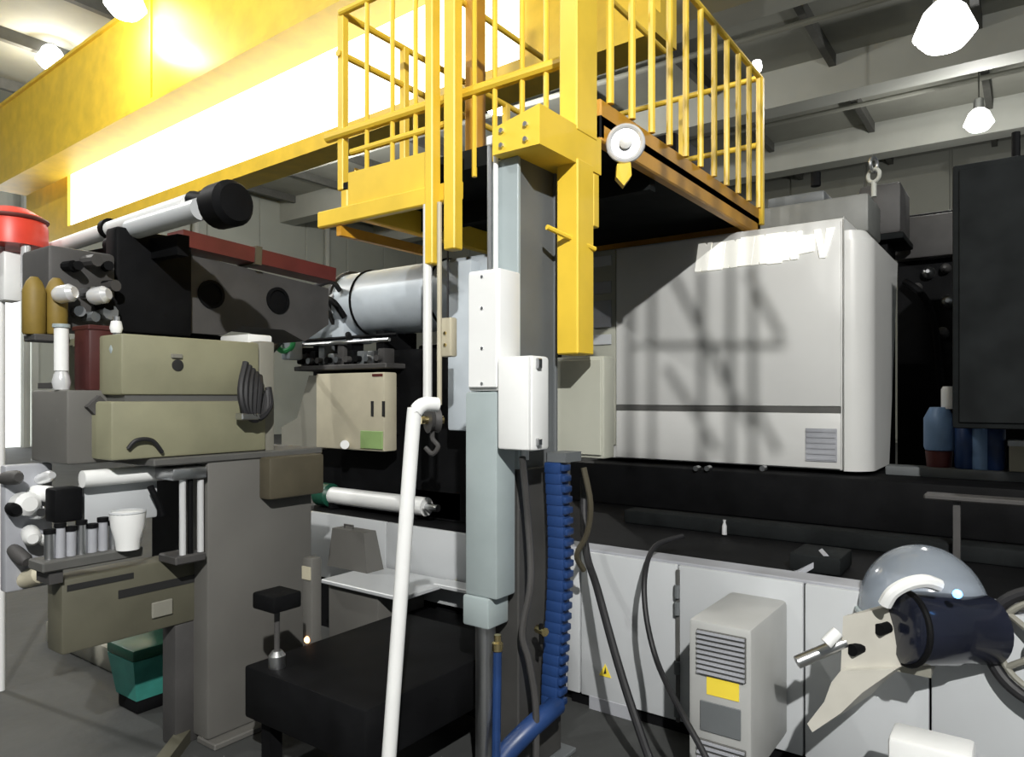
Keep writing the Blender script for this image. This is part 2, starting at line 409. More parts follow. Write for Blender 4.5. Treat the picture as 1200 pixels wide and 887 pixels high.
t.part('hook_strip', MB().box((-1.60, -1.57, 2.78, 2.83, 2.36, 2.60), 0.004, 1), 'yellow')
t.part('tie_bar', MB().cyl(atY(641, 266, 2.5), atX(697, 292, -1.55), 0.012, 8), 'yellow')
for dz in (0.05, 0.11):
    for dx in (0.05, 0.17):
        t.part('bolt', MB().cyl((bb[0] + dx, bb[2] - 0.012, 2.58 + dz), (bb[0] + dx, bb[2] + 0.01, 2.58 + dz), 0.011, 6), 'metal')
t.done()
# round floodlight on the platform corner
p = atT(733, 168, 3.3)
t = Thing('floodlight', 'round chrome floodlight hanging at the platform corner beside the yellow post', 'floodlight')
ax = (ray(733, 168) * -1)
ax = Vector((ax.x, ax.y, -0.1)).normalized()
t.part('reflector_rim', MB().torus(p, ax, 0.078, 0.013, 28, 8), 'chrome')
t.part('bowl', MB().lathe([(0.02, -0.10), (0.05, -0.07), (0.074, 0.0), (0.07, 0.004)], p, ax, 24), 'metal')
t.part('lens', MB().lathe([(0.03, 0.0), (0.028, 0.012), (0.015, 0.022), (0.0, 0.026)], p + ax * 0.008, ax, 18), 'white')
t.part('mounting_arm', MB().tube([p - ax * 0.06, p - ax * 0.06 + Vector((-0.03, 0.02, 0.1)), (PX1 - 0.03, 3.05, 2.8)], 0.012, 8), 'metal')
t.done()
p = atT(730, 203, 3.3)
single('pulley_block', MB().prism([p + Vector((-0.03, 0, 0.05)), p + Vector((0.03, 0.02, 0.05)), p + Vector((0.035, 0.02, -0.01)), p + Vector((0.0, 0.01, -0.055)), p + Vector((-0.035, 0, -0.01))], (-0.03, 0.045, 0)).cyl(p + Vector((0, 0.02, 0.04)), p + Vector((-0.02, 0.06, 0.2)), 0.006, 6), 'yellow', 'small yellow pulley block hanging under the round floodlight', 'pulley')

# ================================================================== GREY STEEL COLUMN AND ITS BOXES
t = Thing('steel_column', 'tall grey steel I-beam column standing in the middle of the picture', 'column')
cx0, cx1, cy0, cy1 = -1.857, -1.713, 2.40, 2.71
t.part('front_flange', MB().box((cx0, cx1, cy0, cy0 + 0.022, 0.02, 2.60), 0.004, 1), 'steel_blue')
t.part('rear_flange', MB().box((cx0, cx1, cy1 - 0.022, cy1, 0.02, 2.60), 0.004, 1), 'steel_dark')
t.part('web', MB().box((cx1 - 0.03, cx1 - 0.012, cy0 + 0.022, cy1 - 0.022, 0.02, 2.60)), 'steel_dark')  # web and rear flange darker: the column's side shade in the colour
t.part('lower_shade_box', MB().box((cx0 + 0.004, cx1 + 0.012, cy0 - 0.014, cy1 + 0.01, 0.02, 1.30), 0.006, 1), 'column_shade', label='dark box standing in for the shade on the lower column')  # dark box added where the lower column lies in shade
t.part('base_plate', MB().box((cx0 - 0.06, cx1 + 0.06, cy0 - 0.06, cy1 + 0.06, 0.0, 0.02), 0.004, 1), 'steel_dark')
t.done()
t = Thing('conduit_pair', 'two thin metal conduits running up the left edge of the grey column', 'conduit')
for px, m in ((574, 'metal'), (581, 'white')):
    q = atY(px, 0, 2.385)
    t.part('conduit', MB().cyl((q.x, 2.385, 2.06), (q.x, 2.385, 2.70), 0.011, 8), m)
t.part('clip', MB().box((atY(571, 0, 2.38).x, atY(585, 0, 2.38).x, 2.37, 2.40, 2.66, 2.70), 0.004, 1), 'white')
t.done()
t = Thing('slim_enclosure', 'slim white upright enclosure on the front of the grey column', 'enclosure')
b = fb(549, 586, 316, 458, 2.24, 0.14)
t.part('body', MB().box(b, 0.008), 'white')
d = t.part('door', MB().box((b[0] + 0.008, b[1] - 0.008, b[2] - 0.012, b[2], b[4] + 0.012, b[5] - 0.012), 0.004, 1), 'white')
for fz in (0.06, 0.35, 0.68, 0.94):
    z = b[4] + (b[5] - b[4]) * fz
    t.part('screw', MB().cyl(((b[0] + b[1]) / 2, b[2] - 0.016, z), ((b[0] + b[1]) / 2, b[2] - 0.01, z), 0.006, 10), 'metal', parent=d)
t.done()
t = Thing('cable_channel', 'pale green grey cable channel running down from the slim white enclosure', 'cable channel')
b2 = fb(545, 582, 459, 700, 2.24, 0.13)
zc = atY(560, 735, 2.24).z
t.part('channel_cover', MB().box(b2, 0.01), 'pale_green')
t.part('collar', MB().box((b2[0] - 0.008, b2[1] - 0.035, b2[2] - 0.008, b2[3], zc, b2[4]), 0.01), 'pale_green')
t.part('lower_pipe', MB().cyl(((b2[0] + b2[1]) / 2 - 0.03, 2.31, 0.0), ((b2[0] + b2[1]) / 2 - 0.03, 2.31, zc), 0.042, 16), 'metal')
t.done()
t = Thing('junction_box', 'white junction box with hinged lid on the right of the grey column', 'junction box')
b = fb(586, 624, 417, 528, 2.24, 0.12)
t.part('body', MB().box(b, 0.014), 'white')
t.part('lid', MB().box((b[0] + 0.004, b[1] - 0.004, b[2] - 0.022, b[2] - 0.002, b[4] + 0.004, b[5] - 0.004), 0.008), 'white')
t.part('latch', MB().box((b[1] - 0.002, b[1] + 0.014, b[2] + 0.02, b[2] + 0.05, b[5] - 0.05, b[5] - 0.01), 0.004, 1), 'metal')
t.part('latch', MB().box((b[1] - 0.002, b[1] + 0.014, b[2] + 0.02, b[2] + 0.05, b[4] + 0.02, b[4] + 0.05), 0.004, 1), 'metal')
t.part('mounting_plate', MB().box((b[0] + 0.02, b[1] - 0.02, b[3], 2.40, b[4] + 0.03, b[5] - 0.03)), 'steel_dark')
t.part('cable_gland', MB().cyl(((b[0] + b[1]) / 2, 2.3, b[4] - 0.04), ((b[0] + b[1]) / 2, 2.3, b[4] + 0.01), 0.016, 10), 'metal')
t.done()
t = Thing('relay_cabinet', 'dull olive beige cabinet behind the white junction box', 'cabinet')
b = fb(640, 708, 418, 536, 2.84, 0.1)
t.part('body', MB().box(b, 0.01), 'guard_olive')
t.part('door', MB().box((b[0] + 0.02, b[1] - 0.012, b[2] - 0.01, b[2], b[4] + 0.015, b[5] - 0.015), 0.004, 1), 'guard_olive')
t.part('support_bracket', MB().box((b[0] - 0.16, b[0] + 0.02, 2.86, 2.96, b[4] + 0.1, b[4] + 0.2)), 'steel_dark')
t.done()

# ================================================================== WHITE MACHINE GUARD (right)
GY = 4.92
gx0 = atY(688, 0, GY).x; gx1 = -0.955
ZB, ZT = 1.126, 2.75
t = Thing('machine_guard', 'big white sliding guard of the moulding machine with bright lettering', 'machine guard')
t.part('body', MB().box((gx0, gx1, GY + 0.02, 6.0, ZB, ZT), 0.012), 'guard')
xl = atY(722, 0, GY).x; xm = atY(752, 0, GY).x; xr = atY(985, 0, GY).x
zt_ = atY(850, 479, GY).z
t.part('side_section', MB().box((gx0, xl - 0.006, GY, GY + 0.05, ZB + 0.1, ZT - 0.01), 0.008), 'guard_olive')
door = t.part('upper_door', MB().box((xl, xr, GY, GY + 0.02, zt_ + 0.022, ZT - 0.015), 0.006), 'guard')
t.part('lower_panel', MB().box((xl, xr, GY, GY + 0.02, ZB + 0.01, zt_ - 0.022), 0.006), 'guard')
t.part('trim_strip', MB().box((xl, xr, GY + 0.004, GY + 0.03, zt_ - 0.02, zt_ + 0.02)), 'trim_dark')
t.part('corner_post', MB().box((xr + 0.02, gx1 - 0.002, GY - 0.01, GY + 0.04, ZB, ZT), 0.008), 'guard')
# rounded end cap with a raked rear edge
def cap(z, yb, inset=0.0):
    P = [(gx1, GY - 0.005, z)]
    for k in range(1, 9):
        th = math.pi / 2 * k / 8
        P.append((gx1 + 0.155 * math.sin(th) - inset * k / 8, GY - 0.005 + 0.16 * (1 - math.cos(th)), z))
    P += [(gx1 + 0.155 - inset, yb, z), (gx1, yb, z)]
    return P
t.part('end_cap', MB().loft(cap(ZB, 5.62), cap(2.60, 6.02)), 'guard')
t.part('end_cap_top', MB().loft(cap(2.60, 6.02), cap(2.66, 5.99, 0.05)), 'guard')
# grille on the lower panel
va, vb = atY(944, 0, GY).x, atY(981, 0, GY).x
vz0, vz1 = atY(962, 541, GY).z, atY(962, 502, GY).z
gr = t.part('vent_grille', MB().box((va, vb, GY - 0.008, GY, vz0, vz1), 0.003, 1), 'vent_grey')
for i in range(6):
    z = vz0 + (i + 0.5) * (vz1 - vz0) / 6
    t.part('vent_slat', MB().box((va + 0.01, vb - 0.01, GY - 0.014, GY - 0.008, z - 0.006, z + 0.006)), 'vent_grey', parent=gr)
# small louvres on the left section
for i, (pa, pb) in enumerate(((300, 312), (330, 344), (352, 384), (392, 404))):
    bb_ = fb(695, 716, pa, pb, GY - 0.012, 0.012)
    t.part('service_plate', MB().box(bb_, 0.003, 1), ('sheet', 'vent_grey', 'vent_grey', 'sheet')[i])
# bright lettering, too glared out to read: bold slanted blocks and a final wedge
lx0, lx1, lz0, lz1 = -1.945, -1.03, 2.495, 2.70
n = 9; wd = (lx1 - lx0) / n
for i in range(n):
    x = lx0 + i * wd; sl = 0.028; top = lz1 - random.uniform(0, 0.02); bot = lz0 + random.uniform(0, 0.018)
    f = GY - 0.012
    if i == n - 1:
        P = [(x - 0.005, f, top), (x + 0.03, f, lz0 + 0.005), (x + 0.065, f, lz0 + 0.005), (x + wd + 0.02, f, top), (x + wd - 0.03, f, top), (x + 0.055, f, lz0 + 0.07), (x + 0.035, f, top)]
    elif i == n - 2:
        P = [(x + 0.0, f, 2.54), (x + wd - 0.005, f, 2.55), (x + wd + 0.0, f, 2.66), (x + 0.015, f, 2.66)]
    elif i % 2 == 0:
        P = [(x, f, bot), (x + 0.04, f, bot), (x + 0.043, f, bot + 0.02), (x + 0.05, f, bot + 0.02), (x + 0.053, f, bot), (x + wd - 0.004, f, bot), (x + wd - 0.004 + sl, f, top), (x + 0.07 + sl, f, top), (x + 0.06 + sl, f, top - 0.02), (x + 0.05 + sl, f, top), (x + sl, f, top)]
    else:
        P = [(x, f, bot), (x + wd - 0.006, f, bot), (x + wd - 0.006 + sl, f, top), (x + sl, f, top)]
    t.part('letter', MB().prism(P, (0, 0.012, 0)), 'sign_white', parent=door)
t.done()
# equipment on top of and behind the guard
t = Thing('top_housing', 'flat grey housing lying on top of the white guard', 'housing')
b = fb(866, 1018, 222, 262, 5.45, 0.5)
t.part('body', MB().box((b[0], b[1], 5.45, 5.95, ZT, 3.02), 0.02), 'housing_grey')
t.part('cover', MB().box((b[0] + 0.2, b[1] - 0.3, 5.5, 5.9, 3.02, 3.1), 0.015), 'steel_dark')
t.part('knob', MB().cyl(atY(956, 215, 5.55) + Vector((0, 0, -0.02)), atY(956, 215, 5.55) + Vector((0, 0, 0.08)), 0.035, 10), 'black')
t.done()
p = atY(1018, 205, 5.4)
t = Thing('lifting_eye', 'pale lifting eye and shackle above the right end of the guard', 'lifting eye')
t.part('eye_ring', MB().torus((p.x, 5.6, 3.17), (0.5, 1, 0), 0.045, 0.014, 20, 8), 'beam_pale')
t.part('shackle', MB().torus((p.x, 5.6, 3.25), (1, -0.3, 0), 0.05, 0.012, 20, 8), 'metal')
t.part('stud', MB().cyl((p.x, 5.6, 3.02), (p.x, 5.6, 3.135), 0.018, 8), 'beam_pale')
t.done()
t = Thing('pump_block', 'dark grey pump block above the rounded end of the white guard', 'pump')
b = fb(1006, 1056, 215, 275, 6.15, 0.5)
t.part('body', MB().box(b, 0.03), 'casting')
t.part('flange', MB().box((b[0] - 0.02, b[1] + 0.02, 6.12, 6.68, b[4] - 0.05, b[4]), 0.01), 'black_soft')
t.part('leg', MB().box((b[0] + 0.1, b[1] - 0.1, 6.2, 6.6, 0.0, b[4] - 0.05)), 'black')
t.done()
# dark tower seen through and under the platform
t = Thing('dark_tower', 'black machine tower in the shadow behind the platform and guard', 'machine tower')
b = fb(690, 792, 110, 300, 6.2, 0.9)
t.part('body', MB().box((b[0], b[1], 6.2, 7.1, 0.0, 4.05), 0.03), 'black')
t.part('ledge', MB().box((b[1], atY(858, 0, 6.2).x, 6.2, 7.1, 0.0, 3.2), 0.03), 'black')
for zz in (3.3, 3.6, 3.85):
    t.part('rib', MB().box((b[0] + 0.1, b[1] - 0.1, 6.16, 6.2, zz, zz + 0.06), 0.008, 1), 'casting')
t.done()

# black machine parts at the right edge
t = Thing('tower_cabinet', 'tall black cabinet hanging at the right edge of the picture', 'cabinet')
b = fb(1116, 1200, 192, 502, 4.5, 1.0, ref=1130)
t.part('body', MB().box((b[0], 0.55, 4.5, 5.5, b[4], b[5]), 0.012), 'black_soft')
t.part('door', MB().box((b[0] + 0.03, 0.1, 4.488, 4.5, b[4] + 0.03, b[5] - 0.03), 0.005, 1), 'black_soft')
t.part('door', MB().box((0.115, 0.53, 4.488, 4.5, b[4] + 0.03, b[5] - 0.03), 0.005, 1), 'black_soft')
t.part('roof_post', MB().cyl((-0.06, 4.7, b[5]), (-0.06, 4.7, b[5] + 0.18), 0.02, 8), 'black')
t.part('support_leg', MB().box((0.4, 0.5, 4.9, 5.0, 0.8, b[4])), 'black')
t.done()
t = Thing('press_frame', 'black press frame in the gap between guard and tower cabinet', 'press frame')
b = fb(1048, 1135, 250, 560, 6.75, 0.6)
t.part('plate', MB().box((b[0], 0.6, 6.9, 7.4, 0.0, 3.15), 0.02), 'black')
t.part('cross_head', MB().box((b[0], 0.6, 6.75, 6.9, 2.75, 3.1), 0.02), 'casting')
for px, py, r in ((1088, 319, 0.05), (1108, 314, 0.04), (1111, 353, 0.055), (1075, 336, 0.035), (1104, 390, 0.05)):
    q = atY(px, py, 6.84)
    t.part('fitting', MB().lathe([(r, 0.06), (r, 0.0), (r * 0.7, -0.05), (r * 0.3, -0.07)], q, (0, 1, 0), 12), 'metal' if py in (319, 353) else 'casting')
t.part('pipe', MB().tube([atY(1060, 330, 6.8), atY(1080, 345, 6.75), atY(1095, 380, 6.75), atY(1104, 470, 6.8)], 0.03, 8, smooth=5), 'black')
t.done()

# ================================================================== MACHINE BED AND WHITE BASE PANELS
BY = 3.20; BZ = 0.80
t = Thing('machine_bed', 'long black oily machine bed running below the white guard', 'machine bed')
t.part('bed_top', MB().box((-4.3, 1.2, BY + 0.03, 6.1, 0.62, BZ - 0.005)), 'black')
t.part('bed_core', MB().box((-4.3, 1.2, BY + 0.12, 6.1, 0.0, 0.62)), 'black')
t.part('tie_rail', MB().box((-2.9, 1.2, 4.75, 5.6, BZ - 0.005, 1.10), 0.02), 'black')
t.part('front_rail', MB().box((-2.1, 0.9, 4.1, 4.25, BZ - 0.005, 0.88), 0.015), 'black_soft')
t.part('slide_rail', MB().box((-0.75, 1.2, 5.1, 5.25, 1.10, 1.16), 0.01), 'steel_dark')
t.part('edge_strip', MB().box((-2.05, 1.2, BY + 0.02, BY + 0.16, BZ - 0.005, BZ + 0.012), 0.004, 1), 'vent_grey')
for px in (815, 828, 893): 
    q = atY(px, 549, 4.72)
    t.part('fitting', MB().cyl(q, q + Vector((0, 0.06, 0)), 0.018, 10), 'metal')
q = atY(851, 618, 4.08)
t.part('grease_nipple', MB().lathe([(0.014, -0.05), (0.014, 0.0), (0.007, 0.02), (0.01, 0.035)], (q.x, 4.05, 0.855), n=10), 'chrome')
t.part('ledge_bar', MB().box((-0.42, 1.2, 4.0, 4.12, 1.10, 1.125), 0.006, 1), 'casting')
for x in (-0.3, 0.35): t.part('ledge_leg', MB().box((x, x + 0.03, 4.04, 4.07, BZ, 1.10)), 'casting')
t.done()
def panel_span(pa, pb): return atY(pa, 0, BY).x + 0.004, atY(pb, 0, BY).x - 0.004
t = Thing('base_cover', 'row of white sheet metal covers along the foot of the machine', 'machine cover')
segs = [(362, 452, 0.36), (452, 548, 0.36), (548, 664, 0.06), (664, 680, 0.06), (680, 794, 0.06), (794, 942, 0.06), (942, 1090, 0.06), (1090, 1330, 0.06)]
pans = []
for pa, pb, z0 in segs:
    x0, x1 = panel_span(pa, pb)
    pans.append(t.part('cover_panel', MB().box((x0, x1, BY, BY + 0.03, z0, BZ), 0.006), 'sheet'))
x = atY(795, 0, BY).x
t.part('hinge_bar', MB().box((x - 0.008, x + 0.008, BY - 0.012, BY, 0.06, BZ - 0.02)), 'trim_dark')
for z in (0.68, 0.60, 0.32, 0.12):
    t.part('hinge', MB().cyl((x, BY - 0.018, z - 0.03), (x, BY - 0.018, z + 0.03), 0.014, 10), 'steel_dark')
t.part('plinth', MB().box((-1.95, 1.3, BY + 0.02, BY + 0.1, 0.0, 0.07)), 'black')
t.part('plinth', MB().box((-4.2, -1.96, BY + 0.05, BY + 0.1, 0.0, 0.37)), 'black')  # black fills the shaded gap under the raised covers
# warning triangle
q = atY(709, 786, BY - 0.002)
wt = t.part('warning_triangle', MB().prism([(q.x - 0.035, BY - 0.002, q.z - 0.03), (q.x + 0.035, BY - 0.002, q.z - 0.03), (q.x, BY - 0.002, q.z + 0.035)], (0, 0.002, 0)), 'sticker', parent=pans[4], label='yellow warning triangle')
t.part('bolt_mark', MB().prism([(q.x - 0.008, BY - 0.004, q.z - 0.018), (q.x + 0.008, BY - 0.004, q.z - 0.012), (q.x + 0.002, BY - 0.004, q.z + 0.018)], (0, 0.002, 0)), 'ink', parent=pans[4])
hp = fb(690, 742, 822, 930, BY - 0.006, 0.006)
t.part('hatch', MB().box(hp, 0.003, 1), 'vent_grey', parent=pans[4])
t.done()
# cabinet cooling unit
t = Thing('cooling_unit', 'white cabinet cooling unit with grey louvres on the machine base', 'cooling unit')
AY = 2.70
b = fb(806, 881, 737, 960, AY, BY - AY - 0.004)
AX0, AX1, AZ0, AZ1 = b[0], b[1], 0.14, 0.722
t.part('case', MB().box((AX0, AX1, AY, BY - 0.004, AZ0, AZ1), 0.02), 'unit_white')
def ab(pa, pb, ya, yb_, d): return fb(pa, pb, ya, yb_, AY - d, d)
lv = ab(816, 874, 742, 795, 0.008)
L_ = t.part('louvre_frame', MB().box(lv, 0.003, 1), 'trim_dark')
for i in range(9):
    z = lv[4] + (i + 0.5) * (lv[5] - lv[4]) / 9
    t.part('louvre_slat', MB().box((lv[0] + 0.004, lv[1] - 0.004, AY - 0.016, AY - 0.006, z - 0.0045, z + 0.0045)), 'vent_grey', parent=L_)
t.part('yellow_label', MB().box(ab(828, 866, 797, 818, 0.002)), 'sticker', label='yellow sticker')
lw = ab(820, 868, 826, 862, 0.006)
t.part('display_window', MB().box(lw, 0.003, 1), 'steel_dark')
lv = ab(816, 874, 872, 930, 0.008)
L_ = t.part('louvre_frame', MB().box(lv, 0.003, 1), 'trim_dark')
for i in range(9):
    z = lv[4] + (i + 0.5) * (lv[5] - lv[4]) / 9
    t.part('louvre_slat', MB().box((lv[0] + 0.004, lv[1] - 0.004, AY - 0.016, AY - 0.006, z - 0.0045, z + 0.0045)), 'vent_grey', parent=L_)
t.done()
# black cables in front of the base
single('power_cable', MB().tube([atT(684, 560, 3.7), atT(686, 640, 3.55), atT(700, 690, 3.35), atT(722, 770, 3.15), atT(744, 840, 3.0), atT(768, 905, 2.9), atT(800, 960, 2.7)], 0.019, 10, smooth=6), 'rubber', 'thick black power cable sloping across the white base beside the blue chain', 'cable')
single('sensor_cable', MB().tube([atT(800, 628, 3.6), atT(768, 640, 3.5), atT(756, 672, 3.3), atT(757, 720, 3.2), atT(770, 775, 3.1), atT(796, 830, 2.78), atT(826, 885, 2.62), atT(850, 940, 2.5)], 0.0125, 10, smooth=6), 'rubber', 'thin black cable curving down between power cable and cooling unit', 'cable')

# ------------------------------------------------------------------ motor and dome at right
t = Thing('servo_motor', 'dark navy servo motor with a clear dome on a cream gearbox', 'motor')
T0 = 2.62
m0, m1 = atT(1052, 735, T0), atT(1172, 738, T0 + 0.05)
axm = (m1 - m0).normalized()
t.part('motor_body', MB().lathe([(0.10, 0.0), (0.128, 0.015), (0.132, 0.05), (0.132, 0.20), (0.125, 0.22), (0.125, 0.36), (0.10, 0.38)], m0, axm, 28), 'black_gloss')
t.part('end_ring', MB().torus(m0 + axm * 0.03, axm, 0.13, 0.012, 32, 8), 'black')
dc = atT(1081, 716, T0 + 0.22)
t.part('clear_dome', MB().lathe([(0.232, -0.02)] + [(0.232 * math.cos(k * math.pi / 20), 0.262 * math.sin(k * math.pi / 20)) for k in range(0, 11)], dc, (0, 0, 1), 32), 'glass_dome')
t.part('dome_collar', MB().torus(dc + Vector((0, 0, -0.015)), (0, 0, 1), 0.235, 0.012, 32, 8), 'steel_blue')
arc = [atT(1037, 708, T0 - 0.06), atT(1046, 694, T0 - 0.08), atT(1064, 684, T0 - 0.09), atT(1084, 681, T0 - 0.09), atT(1100, 686, T0 - 0.08)]
t.part('white_hoop', MB().tube(arc, 0.024, 10, smooth=5), 'white')
q = atT(1122, 696, T0 - 0.125)
t.part('status_light', MB().lathe([(0.016, 0), (0.014, 0.008), (0.0, 0.014)], q, ray(1122, 696) * -1, 12), 'led_blue')
gb = atT(1014, 756, T0)
q0 = [atT(988, 722, T0), atT(1020, 716, T0), atT(1040, 738, T0), atT(1062, 778, T0), atT(1040, 790, T0), atT(985, 790, T0)]
t.part('gearbox', MB().prism(q0, Vector((0.10, 0.26, 0))), 'cream_grey')
q1 = [atT(985, 786, T0 - 0.03), atT(1050, 784, T0 - 0.03), atT(1010, 812, T0 - 0.03), atT(985, 836, T0 - 0.03), atT(952, 858, T0 - 0.03), atT(946, 848, T0 - 0.03), atT(966, 822, T0 - 0.03), atT(974, 800, T0 - 0.03)]
t.part('arm', MB().prism(q1, Vector((0.06, 0.24, 0))), 'cream_grey')
t.part('drive_shaft', MB().cyl(atT(934, 776, T0 + 0.02), atT(990, 752, T0 + 0.02), 0.024, 12), 'metal')
t.part('shaft_cap', MB().cyl(atT(968, 754, T0 - 0.06), atT(982, 740, T0 - 0.06), 0.022, 12), 'white')
for px, py in ((998, 762), (1030, 738)):
    q = atT(px, py, T0 - 0.012)
    t.part('port', MB().cyl(q, q + Vector((0.02, 0.05, 0)), 0.022, 12), 'black')
t.part('wall_bracket', MB().box((gb.x + 0.02, gb.x + 0.2, gb.y + 0.1, BY, 0.58, 0.72)), 'beige_grey')
t.done()
q = atT(1233, 762, 2.5)
t = Thing('hand_wheel', 'black rimmed round hand wheel cut by the right edge', 'hand wheel')
axw = Vector((-0.25, -1, 0.1)).normalized()
t.part('rim', MB().torus(q, axw, 0.20, 0.022, 44, 10), 'rubber')
t.part('inner_ring', MB().torus(q, axw, 0.165, 0.012, 40, 8), 'beige_grey')
t.part('hub', MB().lathe([(0.06, -0.16), (0.06, 0.02), (0.04, 0.03)], q, axw, 20), 'metal')
for k in range(5):
    a = k * 2 * math.pi / 5; e = Vector((0, 0, 1)).cross(axw).normalized(); f_ = axw.cross(e)
    d_ = e * math.cos(a) + f_ * math.sin(a)
    t.part('spoke', MB().cyl(q + d_ * 0.05, q + d_ * 0.17, 0.012, 8), 'beige_grey')
t.part('axle', MB().cyl(q - axw * 0.1, (q.x + 0.15, BY, q.z), 0.03, 12), 'metal')
t.done()
q = atT(948, 664, 3.55)
t = Thing('tool_box', 'black box with tilted grey lid on the dark machine bed', 'box')
b = fb(925, 985, 668, 690, 3.42, 0.25)
t.part('body', MB().box((b[0], b[1], 3.42, 3.68, BZ, 0.88), 0.01), 'black_soft')
t.part('lid', MB().bar(atY(926, 674, 3.44), atY(968, 648, 3.5), 0.12, 0.022), 'vent_grey')
t.done()
single('foot_block', MB().box(fb(1040, 1140, 876, 950, 2.78, 0.16), 0.015), 'white', 'white block at the bottom edge below the servo motor', 'block')

# ------------------------------------------------------------------ things in the gap at far right
b = fb(1086, 1122, 492, 532, 5.4, 0.2)
t = Thing('blue_drum', 'pale blue drum with white cap in the gap at right', 'drum')
zz0 = 1.165; r_ = (b[1] - b[0]) / 2
t.part('drum_body', MB().lathe([(r_ * .9, 0), (r_, 0.02), (r_, 0.2), (r_ * 0.6, 0.27)], ((b[0] + b[1]) / 2, 5.22, zz0 + 0.1), n=20), 'blue_pale')
t.part('cap', MB().lathe([(0.04, 0), (0.04, 0.12), (0.03, 0.14)], ((b[0] + b[1]) / 2 + 0.05, 5.22, zz0 + 0.36), n=14), 'white')
t.part('stand', MB().lathe([(r_ * .8, 0), (r_ * .9, 0.1)], ((b[0] + b[1]) / 2, 5.22, zz0 - 0.005), n=16), 'red_dark')
t.done()
for px, m, lab in ((1131, 'blue', 'dark blue canister next to the pale blue drum'), (1150, 'blue_pale', 'light blue canister, third from the pale drum end'), (1166, 'blue', 'dark blue canister nearest the cream box at right')):
    q = atY(px, 0, 5.22)
    single('canister', MB().lathe([(0.05, 0), (0.055, 0.01), (0.055, 0.30), (0.03, 0.34), (0.03, 0.36)], (q.x, 5.18, 1.16), n=16), m, lab, 'canister', 'canisters on the rail in the gap at right')
t = Thing('supply_box', 'cream and yellow box at the right edge under the tower cabinet', 'box')
b = fb(1182, 1240, 518, 552, 5.05, 0.2)
t.part('carton', MB().box((b[0], b[1], 5.12, 5.24, 1.16, 1.33), 0.006), 'cream')
t.part('lid', MB().box((b[0] - 0.006, b[1] + 0.006, 5.114, 5.246, 1.31, 1.345), 0.004, 1), 'white')
t.done()

# ================================================================== BLUE CHAIN AND HOSES AT COLUMN
t = Thing('cable_chain', 'blue plastic cable chain hanging beside the grey column', 'cable chain')
lk = MB().box((-0.05, 0.03, -0.035, 0.035, -0.024, 0.024), 0.008).box((0.024, 0.046, -0.03, 0.03, -0.012, 0.016), 0.006).mesh('link')
path = [(654, 548 + i * 12.4) for i in range(23)]
for i, (px, py) in enumerate(path):
    sway = 4 * math.sin(i / 5.0) - (0 if i < 14 else 0)
    t.part('link', lk, 'blue', loc=atT(px + sway, py, 3.0))
t.part('end_bracket', MB().box((atT(640, 0, 3).x, atT(672, 0, 3).x, atT(655, 0, 3).y - 0.03, atT(655, 0, 3).y + 0.1, atT(655, 541, 3).z, atT(655, 530, 3).z)), 'steel_dark')
t.done()
single('blue_hose', MB().tube([atT(652, 826, 2.98), atT(636, 840, 2.9), atT(612, 862, 2.84), atT(588, 890, 2.8), atT(575, 930, 2.75)], 0.042, 12, smooth=6), 'blue', 'ribbed blue hose bending down left from the blue chain', 'hose')
t = Thing('air_hose', 'thin blue air hose with brass fitting at the column foot', 'hose')
p0, p1 = atT(583, 762, 2.75), atT(581, 905, 2.75)
t.part('hose', MB().tube([p0, p1, Vector((p1.x, p1.y, 0.01))], 0.017, 10), 'blue')
t.part('fitting', MB().lathe([(0.022, 0), (0.022, 0.03), (0.014, 0.035), (0.014, 0.06)], p0, n=12), 'brass')
t.done()
q = atT(639, 741, 2.86)
t = Thing('brass_valve', 'small brass valve on the grey column beside the blue chain', 'valve')
t.part('body', MB().cyl(q + Vector((-0.05, 0.02, 0)), q, 0.018, 10), 'brass')
t.part('stem', MB().cyl(q + Vector((-0.02, 0.0, -0.05)), q + Vector((-0.02, 0.0, 0.03)), 0.009, 8), 'black')
t.done()
single('brown_hose', MB().tube([atT(684, 548, 3.3), atT(692, 590, 3.3), atT(688, 625, 3.35), atT(676, 650, 3.4), atT(684, 668, 3.45)], 0.014, 8, smooth=5), 'brown', 'thin brown hose looping below the olive cabinet', 'hose')
single('grey_hose', MB().tube([atT(612, 536, 2.78), atT(618, 600, 2.85), atT(622, 680, 2.85), atT(612, 740, 2.85), atT(620, 775, 2.85), atT(628, 830, 2.85), atT(628, 905, 2.85)], 0.014, 8, smooth=5), 'casting', 'dark grey hose hanging in the web of the grey column', 'hose')

# ================================================================== WHITE POLE, HOOK BLOCK, PENDANT
pb = atT(452, 940, 2.5); pt = atT(484, 500, 2.5)
d = (pt - pb); base = pb + d * ((0.0 - pb.z) / d.z)
single('white_pole', MB().tube([base, pb, pb.lerp(pt, 0.5), pt, atT(488, 482, 2.5), atT(497, 474, 2.51), atT(512, 474, 2.54)], 0.026, 14, smooth=6), 'white', 'white pole with bent top leaning in front of the machine', 'pole')
t = Thing('hook_block', 'round hook block hanging on two pale ropes from the platform', 'hook block')
hy = 2.80
q = atY(507, 492, hy)
for px, m, r_ in ((501, 'white', 0.024), (515, 'cream', 0.013)):
    a = atY(px, 470, hy); t.part('rope', MB().cyl((a.x, hy, a.z - 0.02), (a.x, hy, 2.62), r_, 10), m)
t.part('sheave', MB().lathe([(0.03, -0.03), (0.07, -0.028), (0.055, 0), (0.07, 0.028), (0.03, 0.03)], q, (0.5, 1, 0), 20), 'casting')
t.part('axle_pin', MB().cyl(q + Vector((-0.03, -0.06, 0)), q + Vector((0.03, 0.05, 0)), 0.022, 12), 'brass')
